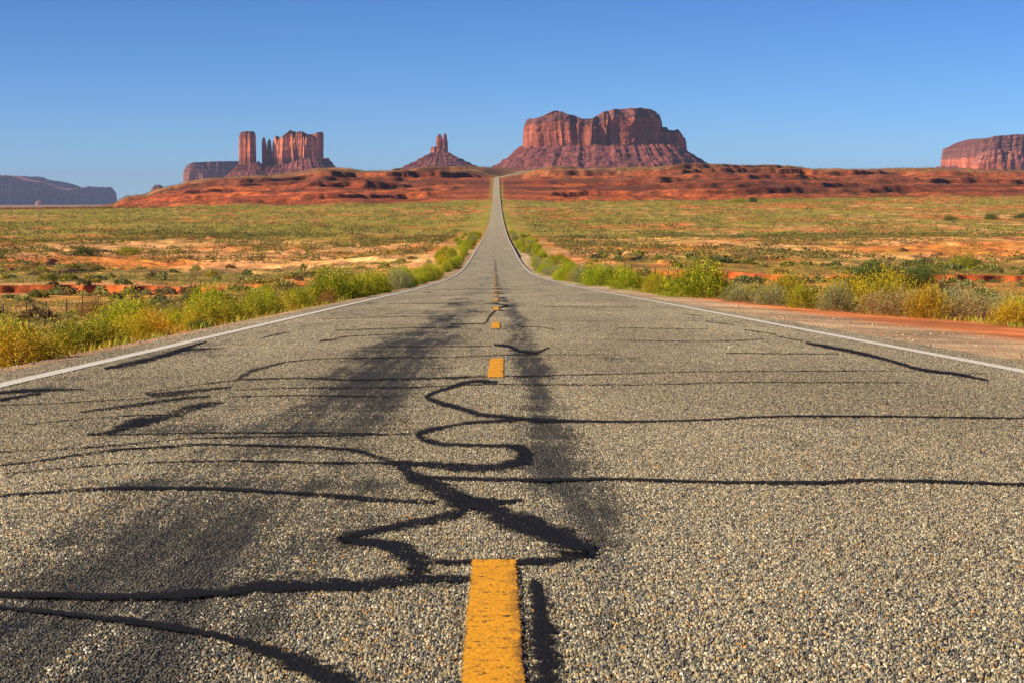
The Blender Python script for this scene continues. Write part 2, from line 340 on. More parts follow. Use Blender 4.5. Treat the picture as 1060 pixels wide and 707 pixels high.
def paint_mat(name, colr, wear, ends=False):
    m, tr, b = new_mat(name); N = NT(tr)
    pos = N.n('NewGeometry').outputs['Position']; uv = N.n('UVMap').outputs[0]; u = N.n('SeparateXYZ', {0: uv}).outputs[0]
    c = N.mixc(N.maprange(N.noise(pos, 22, 4, .6), .35, .7), (*colr, 1), (*[v * .84 for v in colr], 1))
    c = N.mixc(N.maprange(N.noise(N.mapping(pos, (1, .6, 0)), 70, 3, .6),   .70, .80), c, (*[v * .7 for v in colr], 1))
    c = N.mixc(N.maprange(N.noise(N.mapping(pos, (42, 30, 0)), 1.0, 5, .85), .56, .60), c, (.05, .04, .03, 1))
    N.link(c, b.inputs['Base Color']); b.inputs['Roughness'].default_value = .7
    if ends:      # tyres have darkened one side of the dash
        sm_ = N.math('MULTIPLY', N.maprange(u, .62, .95), N.maprange(N.noise(N.mapping(pos, (14, 3.5, 0)), 1.0, 4, .75), .47, .60))
        c2 = N.mixc(N.math('MULTIPLY', sm_, .8), c, (.07, .05, .03, 1)); N.link(c2, b.inputs['Base Color'])
    edge = N.math('MULTIPLY', N.math('MINIMUM', u, N.math('SUBTRACT', 1.0, u)), 1.0)
    if ends:
        vv = N.n('SeparateXYZ', {0: uv}).outputs[1]; edge = N.math('MINIMUM', edge, N.math('MULTIPLY', N.math('MINIMUM', vv, N.math('SUBTRACT', 1.0, vv)), 12.0))
    n = N.math('ADD', N.math('MULTIPLY', N.noise(pos, 75, 3, .75), .7), N.math('MULTIPLY', N.noise(N.mapping(pos, (1, .5, 0)), 9, 3, .6), .3))
    a = N.maprange(N.math('SUBTRACT', N.math('ADD', N.math('MULTIPLY', edge, 3.4), 1.0 - wear), n), .28, .36)
    N.link(a, b.inputs['Alpha'])
    vs_ = N.n('TexVoronoi', {'Vector': N.mapping(pos, (1, 1, 0)), 'Scale': 112.0}, voronoi_dimensions='2D', feature='SMOOTH_F1')
    bp = N.n('Bump', {'Height': vs_.outputs['Distance'], 'Strength': .16, 'Distance': -.010}); N.link(bp.outputs[0], b.inputs['Normal'])
    return m
white_m = paint_mat('white_road_paint', (.90, .87, .80), .47); yellow_m = paint_mat('yellow_road_paint', (.98, .45, .014), .55, True)
for f in (edge_l, edge_r):
    wl = lambda Y, f=f: f(Y) - .075 - .012 * (fbm(Y / .4, 0 * Y, 7, 3) - .5) - .03 * sm(200, 1200, Y)
    wr_ = lambda Y, f=f: f(Y) + .075 + .012 * (fbm(Y / .4, 0 * Y + 5, 8, 3) - .5) + .03 * sm(200, 1200, Y)
    tag(link('edge_line', road_strip('edge_line', wl, wr_, liftY(.0075), [y for y in ys if y > 4], 5, white_m), road), 'solid white line along the edge of the asphalt')
def dash_x(Y): return np.interp(Y, [0, 50, 120, 400, 2600], [-.006, -.08, -.22, -1.03, -4])
for k in range(16):
    e = 5.24 + 12.22 * k; yy = np.linspace(e - 3.2, e, 26)
    bend = (.014 * np.clip((yy - e + 3.2) / 3.2, 0, 1) ** 2) if k == 1 else 0 * yy
    o = link('centre_dash', road_strip('centre_dash', lambda Y: dash_x(Y) - .069 + bend, lambda Y: dash_x(Y) + .069 + bend, liftY(.0085), yy, 9, yellow_m, True), road)
    if k < 2: tag(o, ['nearest yellow centre dash with chipped paint', 'second yellow centre dash above the tar loop'][k])

for e, w_, n_ in ():
    yy = np.linspace(5.235, e, 10)
    link('worn_paint', road_strip('worn_paint', lambda Y: dash_x(Y) - w_, lambda Y: dash_x(Y) + w_, .0062, yy, 7, paint_mat('worn_yellow_paint', (.80, .36, .02), .95)), road)
# tar poured over the cracks: left and right rim of each run, in metres on the road
TAR=[[-2.005,8.494,-1.959,8.3,-1.962,8.519,-1.916,8.325,-1.917,8.544,-1.873,8.348,-1.873,8.569,-1.83,8.373,-1.829,8.598,-1.786,8.4,-1.786,8.632,-1.744,8.432,-1.743,8.673,-1.702,8.472,-1.7,8.72,-1.66,8.517,-1.658,8.77,-1.618,8.565,-1.616,8.822,-1.577,8.615,-1.577,8.873,-1.538,8.663,-1.54,8.926,-1.502,8.714,-1.506,8.982,-1.469,8.767,-1.473,9.037,-1.436,8.819,-1.44,9.088,-1.404,8.867,-1.406,9.13,-1.37,8.908,-1.376,9.161,-1.341,8.937,-1.35,9.183,-1.316,8.957,-1.322,9.2,-1.289,8.973,-1.285,9.216,-1.253,8.989,-1.232,9.236,-1.201,9.008,-1.155,9.261,-1.126,9.033,-1.059,9.288,-1.033,9.061,-0.954,9.316,-0.931,9.09,-0.85,9.343,-0.829,9.115,-0.758,9.37,-0.739,9.135,-0.679,9.396,-0.661,9.148,-0.606,9.421,-0.589,9.156,-0.538,9.447,-0.521,9.161,-0.47,9.472,-0.454,9.164,-0.4,9.497,-0.385,9.17],
[-1.739,9.362,-1.712,9.213,-1.701,9.377,-1.672,9.219,-1.663,9.393,-1.633,9.224,-1.624,9.409,-1.593,9.229,-1.583,9.424,-1.551,9.236,-1.539,9.439,-1.507,9.244,-1.493,9.454,-1.461,9.256,-1.446,9.469,-1.416,9.27,-1.396,9.484,-1.366,9.285,-1.337,9.496,-1.31,9.299,-1.267,9.505,-1.241,9.308,-1.178,9.51,-1.154,9.312,-1.073,9.511,-1.051,9.314,-0.962,9.511,-0.942,9.313,-0.857,9.507,-0.839,9.309,-0.768,9.501,-0.752,9.303,-0.7,9.491,-0.686,9.294,-0.645,9.477,-0.632,9.281,-0.598,9.461,-0.586,9.266,-0.553,9.445,-0.542,9.25,-0.504,9.43,-0.494,9.235],
[-1.865,7.894,-1.824,7.728,-1.843,7.944,-1.8,7.768,-1.821,7.992,-1.777,7.807,-1.798,8.042,-1.752,7.847,-1.774,8.096,-1.727,7.892,-1.748,8.155,-1.701,7.946,-1.721,8.224,-1.675,8.015,-1.693,8.303,-1.648,8.097,-1.662,8.385,-1.62,8.184,-1.629,8.464,-1.589,8.268,-1.591,8.536,-1.554,8.342,-1.547,8.599,-1.511,8.403,-1.496,8.656,-1.461,8.459,-1.444,8.709,-1.409,8.508,-1.394,8.754,-1.361,8.55,-1.354,8.792,-1.321,8.586,-1.326,8.822,-1.294,8.614,-1.308,8.842,-1.276,8.633,-1.294,8.856,-1.262,8.647,-1.277,8.865,-1.246,8.655,-1.252,8.871,-1.222,8.66,-1.22,8.873,-1.192,8.664,-1.185,8.87,-1.158,8.663,-1.146,8.863,-1.12,8.658,-1.101,8.852,-1.076,8.647,-1.05,8.839,-1.025,8.63,-0.986,8.823,-0.962,8.605,-0.911,8.803,-0.888,8.571,-0.834,8.781,-0.811,8.533,-0.762,8.757,-0.741,8.494,-0.706,8.733,-0.685,8.455,-0.668,8.712,-0.647,8.421,-0.642,8.692,-0.622,8.39,-0.622,8.669,-0.604,8.356,-0.605,8.639,-0.588,8.317,-0.583,8.599,-0.566,8.266,-0.556,8.544,-0.541,8.206,-0.528,8.478,-0.514,8.138,-0.5,8.407,-0.488,8.065,-0.473,8.334,-0.463,7.986,-0.448,8.263,-0.439,7.905,-0.424,8.198,-0.418,7.817,-0.402,8.132,-0.398,7.723,-0.381,8.07,-0.379,7.625,-0.361,8.011,-0.36,7.525,-0.342,7.954,-0.341,7.429],
[-1.785,7.552,-1.747,7.399,-1.75,7.593,-1.715,7.444,-1.715,7.635,-1.682,7.491,-1.679,7.677,-1.648,7.538,-1.643,7.719,-1.614,7.584,-1.607,7.76,-1.578,7.628,-1.57,7.801,-1.542,7.67,-1.532,7.843,-1.506,7.712,-1.494,7.884,-1.468,7.752,-1.455,7.922,-1.429,7.787,-1.414,7.955,-1.389,7.816,-1.372,7.982,-1.347,7.837,-1.329,8.004,-1.304,7.851,-1.286,8.022,-1.26,7.861,-1.241,8.037,-1.215,7.869,-1.196,8.051,-1.17,7.877,-1.151,8.065,-1.126,7.888,-1.107,8.076,-1.083,7.901,-1.062,8.086,-1.039,7.911,-1.014,8.091,-0.992,7.917,-0.962,8.091,-0.941,7.915,-0.902,8.083,-0.882,7.903,-0.836,8.067,-0.818,7.882,-0.77,8.049,-0.752,7.857,-0.706,8.032,-0.689,7.834,-0.649,8.022,-0.633,7.818,-0.599,8.021,-0.584,7.811,-0.552,8.025,-0.538,7.81,-0.51,8.032,-0.496,7.81,-0.473,8.037,-0.459,7.809,-0.441,8.037,-0.429,7.801,-0.417,8.031,-0.406,7.785,-0.401,8.021,-0.391,7.764,-0.389,8.008,-0.38,7.742,-0.379,7.996,-0.37,7.717,-0.367,7.986,-0.357,7.694],
[-1.614,6.824,-1.578,6.676,-1.58,6.853,-1.545,6.704,-1.547,6.883,-1.513,6.733,-1.513,6.913,-1.479,6.762,-1.479,6.941,-1.446,6.79,-1.444,6.968,-1.411,6.814,-1.409,6.995,-1.376,6.836,-1.375,7.021,-1.342,6.856,-1.34,7.046,-1.306,6.873,-1.302,7.066,-1.268,6.887,-1.26,7.081,-1.227,6.896,-1.212,7.088,-1.18,6.902,-1.159,7.089,-1.129,6.903,-1.104,7.086,-1.076,6.901,-1.05,7.079,-1.023,6.895,-0.999,7.069,-0.974,6.885,-0.952,7.054,-0.928,6.872,-0.907,7.034,-0.885,6.855,-0.864,7.011,-0.843,6.834,-0.821,6.988,-0.801,6.812,-0.777,6.966,-0.759,6.788,-0.732,6.947,-0.714,6.763,-0.687,6.929,-0.669,6.735,-0.642,6.91,-0.624,6.706,-0.598,6.89,-0.581,6.677,-0.555,6.867,-0.54,6.648,-0.516,6.838,-0.501,6.619,-0.478,6.805,-0.465,6.59,-0.442,6.772,-0.43,6.561,-0.407,6.742,-0.396,6.533,-0.372,6.718,-0.362,6.508,-0.336,6.701,-0.327,6.487,-0.302,6.69,-0.293,6.468,-0.267,6.681,-0.259,6.45,-0.233,6.674,-0.225,6.433,-0.198,6.665,-0.192,6.416],
[-1.303,7.329,-1.292,7.265,-1.258,7.322,-1.247,7.258,-1.213,7.316,-1.202,7.251,-1.168,7.307,-1.158,7.243,-1.124,7.294,-1.114,7.23,-1.082,7.273,-1.073,7.209,-1.041,7.247,-1.032,7.184,-1.0,7.219,-0.992,7.156,-0.96,7.192,-0.953,7.13],
[-2.32,9.835,-2.281,9.672,-2.27,9.937,-2.231,9.772,-2.218,10.045,-2.18,9.878,-2.165,10.154,-2.128,9.985,-2.113,10.258,-2.076,10.084,-2.064,10.35,-2.027,10.17,-2.02,10.428,-1.982,10.238,-1.98,10.497,-1.941,10.294,-1.941,10.557,-1.9,10.339,-1.901,10.609,-1.859,10.377,-1.858,10.657,-1.814,10.41,-1.809,10.695,-1.765,10.436,-1.758,10.724,-1.714,10.452,-1.706,10.747,-1.661,10.462,-1.653,10.769,-1.607,10.472,-1.601,10.793,-1.555,10.484],
[-1.825,9.362,-1.796,9.214,-1.817,9.407,-1.777,9.206,-1.807,9.449,-1.758,9.194,-1.799,9.492,-1.738,9.184,-1.792,9.544,-1.72,9.182,-1.789,9.609,-1.705,9.197,-1.79,9.693,-1.694,9.233,-1.794,9.797,-1.686,9.283,-1.801,9.918,-1.679,9.336,-1.809,10.047,-1.672,9.382,-1.815,10.171,-1.663,9.414,-1.821,10.29,-1.651,9.43,-1.829,10.413,-1.638,9.433,-1.836,10.534,-1.625,9.433,-1.839,10.642,-1.613,9.441,-1.836,10.725,-1.603,9.471,-1.821,10.762,-1.599,9.531,-1.799,10.758,-1.596,9.615,-1.775,10.74,-1.594,9.713,-1.753,10.736,-1.591,9.814,-1.738,10.773,-1.585,9.909,-1.73,10.865,-1.576,9.995,-1.726,10.999,-1.564,10.079,-1.725,11.155,-1.552,10.161,-1.723,11.309,-1.541,10.245,-1.717,11.434,-1.532,10.335,-1.707,11.525,-1.527,10.433,-1.696,11.598,-1.523,10.538,-1.684,11.658,-1.521,10.646,-1.668,11.705,-1.519,10.755,-1.65,11.74,-1.516,10.863,-1.629,11.757,-1.512,10.972,-1.606,11.761,-1.506,11.076,-1.582,11.758,-1.499,11.178,-1.558,11.751,-1.492,11.281,-1.535,11.75,-1.484,11.388],
[-2.159,10.902,-2.118,10.703,-2.136,11.01,-2.085,10.756,-2.113,11.119,-2.051,10.805,-2.089,11.231,-2.017,10.857,-2.063,11.345,-1.983,10.918,-2.036,11.464,-1.949,10.995,-2.005,11.593,-1.915,11.096,-1.972,11.733,-1.881,11.219,-1.936,11.874,-1.847,11.351,-1.9,12.006,-1.813,11.48,-1.864,12.115,-1.78,11.592,-1.828,12.193,-1.749,11.681,-1.793,12.246,-1.719,11.756,-1.758,12.284,-1.69,11.822,-1.722,12.319,-1.66,11.888,-1.687,12.362,-1.63,11.959],
[-2.103,12.58,-2.064,12.321,-2.094,12.6,-2.036,12.215,-2.086,12.619,-2.008,12.101,-2.079,12.643,-1.98,11.989,-2.073,12.673,-1.952,11.895,-2.067,12.705,-1.928,11.835,-2.062,12.744,-1.909,11.806,-2.058,12.783,-1.895,11.804,-2.05,12.822,-1.884,11.826,-2.037,12.865,-1.873,11.867,-2.016,12.908,-1.857,11.929,-1.984,12.954,-1.836,12.024,-1.943,13.009,-1.81,12.15,-1.898,13.068,-1.781,12.29,-1.854,13.123,-1.752,12.43,-1.815,13.168,-1.727,12.552,-1.783,13.199,-1.706,12.649,-1.755,13.221,-1.688,12.735,-1.729,13.236,-1.672,12.813,-1.703,13.251,-1.655,12.891,-1.677,13.268,-1.638,12.974],
[-2.116,12.643,-2.083,12.455,-2.07,12.872,-2.034,12.659,-2.022,13.115,-1.984,12.876,-1.973,13.356,-1.932,13.087,-1.926,13.578,-1.881,13.272,-1.882,13.769,-1.832,13.414,-1.841,13.936,-1.784,13.526,-1.8,14.096,-1.737,13.625,-1.757,14.265,-1.689,13.733],
[-1.793,14.387,-1.695,13.741,-1.814,14.64,-1.685,13.781,-1.84,14.925,-1.672,13.807,-1.869,15.241,-1.657,13.813,-1.894,15.548,-1.644,13.83,-1.91,15.8,-1.638,13.886,-1.912,15.95,-1.64,14.01,-1.901,16.016,-1.651,14.191,-1.885,16.041,-1.664,14.403,-1.868,16.061,-1.677,14.617,-1.854,16.113,-1.684,14.807,-1.844,16.206,-1.686,14.962,-1.834,16.305,-1.685,15.108,-1.824,16.406,-1.682,15.251,-1.813,16.509,-1.678,15.395,-1.8,16.609,-1.673,15.548,-1.789,16.706,-1.67,15.712,-1.778,16.809,-1.669,15.879,-1.765,16.916,-1.666,16.045,-1.747,17.024,-1.657,16.21,-1.72,17.129,-1.639,16.372,-1.685,17.237,-1.613,16.536,-1.646,17.348,-1.582,16.704,-1.599,17.458,-1.543,16.865,-1.542,17.56,-1.492,17.011,-1.472,17.648,-1.428,17.131,-1.385,17.72,-1.345,17.218,-1.281,17.78,-1.245,17.277,-1.17,17.83,-1.136,17.316,-1.058,17.87,-1.027,17.344,-0.955,17.903,-0.926,17.37,-0.86,17.92,-0.835,17.387,-0.769,17.921,-0.746,17.387,-0.682,17.916,-0.661,17.383,-0.597,17.919,-0.579,17.385,-0.515,17.939,-0.5,17.404,-0.435,17.985,-0.421,17.445,-0.355,18.047,-0.344,17.5,-0.279,18.118,-0.269,17.564,-0.207,18.188,-0.2,17.63,-0.142,18.246,-0.137,17.694,-0.099,18.295,-0.095,17.758,-0.076,18.34,-0.072,17.828,-0.052,18.38,-0.049,17.896,-0.006,18.412,-0.005,17.955,0.084,18.432,0.082,17.998,0.227,18.438,0.222,18.021,0.411,18.431,0.402,18.028,0.618,18.416,0.605,18.026,0.83,18.4,0.813,18.021,1.031,18.387,1.01,18.021],
[-1.761,14.305,-1.694,13.767,-1.686,14.355,-1.622,13.814,-1.611,14.413,-1.549,13.868,-1.535,14.468,-1.476,13.918,-1.459,14.509,-1.403,13.956,-1.384,14.526,-1.331,13.971,-1.309,14.505,-1.26,13.953,-1.235,14.456,-1.189,13.907,-1.163,14.396,-1.12,13.851,-1.094,14.342,-1.054,13.801,-1.031,14.311,-0.993,13.772,-0.974,14.307,-0.937,13.77,-0.921,14.319,-0.887,13.784,-0.872,14.34,-0.839,13.806,-0.821,14.364,-0.79,13.828,-0.768,14.387,-0.739,13.843,-0.711,14.404,-0.683,13.848,-0.652,14.419,-0.626,13.85,-0.592,14.437,-0.568,13.849,-0.533,14.464,-0.51,13.849,-0.477,14.503,-0.455,13.852,-0.423,14.567,-0.401,13.852,-0.371,14.654,-0.349,13.848,-0.319,14.746,-0.298,13.848,-0.266,14.824,-0.247,13.858,-0.211,14.87,-0.196,13.886,-0.163,14.868,-0.152,13.939,-0.123,14.831,-0.115,14.012,-0.079,14.781,-0.074,14.095,-0.019,14.739,-0.018,14.182,0.067,14.728,0.065,14.261,0.193,14.754,0.188,14.334,0.352,14.801,0.343,14.407,0.525,14.862,0.512,14.478,0.695,14.927,0.678,14.547,0.84,14.987,0.82,14.611,0.945,15.045,0.923,14.672,1.022,15.106,0.998,14.73,1.096,15.167,1.069,14.785,1.19,15.225,1.161,14.836,1.331,15.273,1.297,14.883,1.538,15.316,1.499,14.929,1.797,15.355,1.752,14.972,2.074,15.387,2.024,15.011,2.338,15.409,2.283,15.043,2.554,15.417,2.496,15.065,2.711,15.407,2.653,15.074,2.831,15.381,2.774,15.072,2.929,15.346,2.875,15.063,3.022,15.308,2.971,15.052,3.124,15.276,3.077,15.045],
[-1.622,12.93,-1.586,12.65,-1.582,12.975,-1.547,12.693,-1.546,13.022,-1.512,12.738,-1.508,13.069,-1.474,12.782,-1.462,13.111,-1.429,12.822,-1.403,13.144,-1.372,12.854,-1.324,13.167,-1.295,12.876,-1.229,13.18,-1.202,12.889,-1.128,13.189,-1.103,12.897,-1.033,13.197,-1.01,12.904,-0.952,13.206,-0.931,12.913,-0.89,13.217,-0.87,12.924,-0.84,13.228,-0.821,12.934,-0.796,13.238,-0.778,12.944,-0.754,13.249,-0.737,12.954,-0.708,13.259,-0.692,12.964,-0.658,13.266,-0.643,12.973,-0.607,13.268,-0.594,12.981,-0.557,13.273,-0.545,12.989,-0.506,13.285,-0.495,13.0,-0.456,13.313,-0.445,13.015,-0.406,13.364,-0.395,13.037,-0.355,13.435,-0.344,13.063,-0.304,13.514,-0.293,13.092,-0.252,13.584,-0.242,13.119,-0.2,13.633,-0.192,13.144,-0.154,13.656,-0.148,13.165,-0.116,13.661,-0.112,13.185,-0.074,13.655,-0.072,13.204,-0.019,13.643,-0.018,13.219,0.062,13.631,0.06,13.229,0.178,13.613,0.173,13.232,0.324,13.587,0.315,13.228,0.48,13.56,0.468,13.222,0.631,13.538,0.616,13.218,0.759,13.53,0.742,13.223,0.864,13.538,0.845,13.236,0.956,13.558,0.935,13.254,1.039,13.585,1.016,13.277,1.115,13.615,1.09,13.303,1.189,13.643,1.162,13.331,1.249,13.675,1.221,13.366,1.293,13.712,1.265,13.409,1.337,13.749,1.309,13.452,1.397,13.781,1.368,13.491,1.486,13.801,1.456,13.519,1.62,13.809,1.588,13.533,1.787,13.807,1.753,13.538,1.968,13.799,1.93,13.537,2.14,13.787,2.1,13.533,2.283,13.774,2.242,13.53,2.391,13.758,2.351,13.527,2.478,13.738,2.439,13.522,2.554,13.716,2.516,13.516,2.626,13.693,2.591,13.51,2.703,13.671,2.67,13.505],
[-1.563,12.236,-1.53,11.985,-1.472,12.278,-1.441,12.023,-1.382,12.324,-1.353,12.065,-1.287,12.361,-1.26,12.1,-1.18,12.377,-1.156,12.12,-1.057,12.363,-1.037,12.117,-0.924,12.328,-0.907,12.098,-0.787,12.284,-0.774,12.073,-0.654,12.245,-0.644,12.052],
[-2.708,11.489,-2.655,11.266,-2.663,11.511,-2.611,11.287,-2.617,11.532,-2.566,11.305,-2.572,11.553,-2.52,11.324,-2.526,11.577,-2.476,11.347,-2.482,11.605,-2.433,11.378,-2.439,11.637,-2.392,11.419,-2.397,11.672,-2.354,11.467,-2.355,11.71,-2.316,11.52,-2.311,11.751,-2.276,11.575,-2.264,11.794,-2.232,11.628,-2.214,11.84,-2.184,11.682,-2.161,11.89,-2.133,11.736,-2.106,11.942,-2.079,11.791,-2.05,11.995,-2.024,11.847,-1.994,12.048,-1.97,11.904],
[-3.053,12.472,-2.951,12.064,-3.041,12.56,-2.931,12.115,-3.03,12.654,-2.91,12.167,-3.018,12.748,-2.889,12.219,-3.003,12.835,-2.868,12.27,-2.984,12.91,-2.845,12.317,-2.963,12.974,-2.82,12.359,-2.94,13.029,-2.796,12.398,-2.913,13.074,-2.769,12.434,-2.881,13.107,-2.74,12.471,-2.842,13.125,-2.708,12.51,-2.792,13.122,-2.67,12.55,-2.734,13.1,-2.628,12.592,-2.672,13.068,-2.583,12.634,-2.609,13.033,-2.538,12.677,-2.548,13.003,-2.493,12.719],
[-2.892,11.688,-2.735,11.083,-2.879,11.828,-2.729,11.24,-2.865,11.975,-2.723,11.405,-2.851,12.12,-2.716,11.569,-2.834,12.254,-2.707,11.723,-2.814,12.369,-2.695,11.862,-2.792,12.47,-2.681,11.991,-2.768,12.567,-2.666,12.117,-2.744,12.668,-2.65,12.249],
[-2.986,16.011,-2.857,15.351,-2.992,16.261,-2.832,15.421,-3.001,16.526,-2.804,15.483,-3.009,16.796,-2.777,15.55,-3.015,17.058,-2.753,15.637,-3.017,17.3,-2.736,15.756,-3.011,17.5,-2.725,15.91,-2.999,17.656,-2.721,16.094,-2.985,17.806,-2.721,16.307,-2.974,17.983,-2.724,16.549,-2.972,18.229,-2.728,16.822,-2.98,18.578,-2.732,17.133,-2.998,19.018,-2.739,17.487,-3.02,19.51,-2.749,17.877,-3.042,20.01,-2.762,18.294,-3.057,20.459,-2.779,18.728,-3.062,20.833,-2.802,19.185,-3.062,21.159,-2.831,19.676,-3.059,21.461,-2.865,20.198,-3.055,21.764,-2.901,20.75,-3.052,22.094,-2.938,21.33],
[-2.996,19.52,-2.898,18.89,-2.991,19.695,-2.858,18.834,-2.99,19.886,-2.82,18.765,-2.981,20.056,-2.78,18.724,-2.949,20.166,-2.74,18.754,-2.885,20.19,-2.697,18.884,-2.8,20.151,-2.652,19.091,-2.707,20.087,-2.605,19.332,-2.619,20.036,-2.557,19.564],
[-2.597,23.062,-2.495,22.218,-2.607,23.443,-2.485,22.425,-2.619,23.85,-2.475,22.631,-2.627,24.25,-2.465,22.848,-2.626,24.605,-2.455,23.095,-2.612,24.881,-2.447,23.388,-2.588,25.095,-2.439,23.722,-2.559,25.284,-2.431,24.079,-2.532,25.489,-2.423,24.441],
[-1.903,22.443,-1.79,21.156,-1.887,22.565,-1.769,21.204,-1.871,22.687,-1.747,21.236,-1.855,22.809,-1.726,21.277,-1.839,22.932,-1.705,21.35,-1.821,23.055,-1.688,21.481,-1.806,23.177,-1.679,21.699,-1.794,23.313,-1.679,21.98,-1.778,23.468,-1.68,22.281,-1.753,23.62,-1.67,22.579,-1.711,23.76,-1.642,22.836,-1.647,23.898,-1.587,23.041,-1.565,24.039,-1.511,23.22,-1.474,24.173,-1.424,23.374,-1.382,24.288,-1.337,23.507,-1.299,24.373,-1.258,23.621,-1.227,24.416,-1.191,23.708,-1.159,24.426,-1.128,23.763,-1.095,24.417,-1.067,23.8,-1.032,24.403,-1.008,23.833,-0.967,24.399,-0.946,23.874],
[-2.025,26.011,-1.973,25.352,-1.888,26.237,-1.838,25.55,-1.753,26.469,-1.705,25.753,-1.606,26.701,-1.561,25.955,-1.435,26.925,-1.393,26.15,-1.228,27.138,-1.191,26.333,-0.996,27.343,-0.965,26.508,-0.75,27.546,-0.726,26.681,-0.506,27.755,-0.489,26.858],
[-2.738,32.171,-2.661,31.268,-2.514,32.59,-2.439,31.633,-2.284,33.038,-2.213,32.021,-2.046,33.46,-1.98,32.389,-1.8,33.793,-1.741,32.689,-1.545,33.992,-1.495,32.887,-1.286,34.092,-1.245,33.009,-1.025,34.151,-0.994,33.101,-0.764,34.231,-0.741,33.209],
[-1.091,20.475,-1.072,20.105,-0.949,20.472,-0.932,20.104,-0.805,20.468,-0.791,20.105,-0.664,20.466,-0.653,20.104,-0.532,20.469,-0.522,20.098,-0.411,20.479,-0.403,20.086,-0.297,20.494,-0.291,20.069,-0.187,20.511,-0.183,20.05,-0.075,20.527,-0.073,20.032],
[-0.688,29.621,-0.663,28.52,-0.619,29.581,-0.596,28.431,-0.549,29.522,-0.527,28.339,-0.479,29.472,-0.46,28.25,-0.416,29.461,-0.398,28.168,-0.363,29.517,-0.346,28.099,-0.32,29.613,-0.303,28.002,-0.284,29.729,-0.266,27.875,-0.257,29.908,-0.235,27.779,-0.236,30.176,-0.206,27.789,-0.224,30.52,-0.178,28.016,-0.219,30.916,-0.153,28.607,-0.22,31.419,-0.135,29.49,-0.222,32.201,-0.124,30.384,-0.221,33.319,-0.116,31.078,-0.215,34.587,-0.109,31.551,-0.203,35.645,-0.101,32.103,-0.188,36.514,-0.091,32.832,-0.173,37.307,-0.081,33.614,-0.157,38.026,-0.072,34.411,-0.143,38.695,-0.062,35.167,-0.131,39.304,-0.054,35.824,-0.119,39.828,-0.047,36.404,-0.108,40.286,-0.041,36.96,-0.097,40.721,-0.034,37.533,-0.085,41.198,-0.026,38.155],
[0.242,27.961,0.235,27.2,0.313,27.902,0.303,27.083,0.385,27.859,0.373,26.978,0.455,27.785,0.438,26.853,0.517,27.632,0.497,26.674,0.568,27.373,0.544,26.424,0.61,27.046,0.585,26.125,0.648,26.699,0.622,25.811,0.687,26.376,0.66,25.513],
[-0.056,21.271,-0.057,20.112,-0.024,21.215,-0.027,19.973,0.009,21.172,0.004,19.842,0.042,21.121,0.034,19.711,0.073,21.042,0.06,19.576,0.102,20.909,0.082,19.435,0.125,20.693,0.096,19.287,0.141,20.428,0.105,19.123,0.152,20.198,0.117,18.914,0.163,20.019,0.133,18.69,0.178,19.854,0.154,18.52,0.203,19.674,0.18,18.393,0.232,19.479,0.211,18.28,0.263,19.31,0.243,18.197,0.294,19.198,0.277,18.17,0.321,19.172,0.309,18.223,0.347,19.253,0.34,18.387,0.374,19.428,0.37,18.644,0.402,19.672,0.4,18.953,0.433,19.949,0.429,19.275,0.465,20.204,0.459,19.578],
[-0.366,46.917,-0.346,45.042,-0.308,47.725,-0.288,45.543,-0.248,48.552,-0.229,46.025,-0.186,49.422,-0.168,46.583,-0.119,50.364,-0.104,47.317,-0.048,51.407,-0.036,48.307,0.029,52.545,0.037,49.512,0.111,53.758,0.114,50.849,0.196,55.019,0.194,52.22],
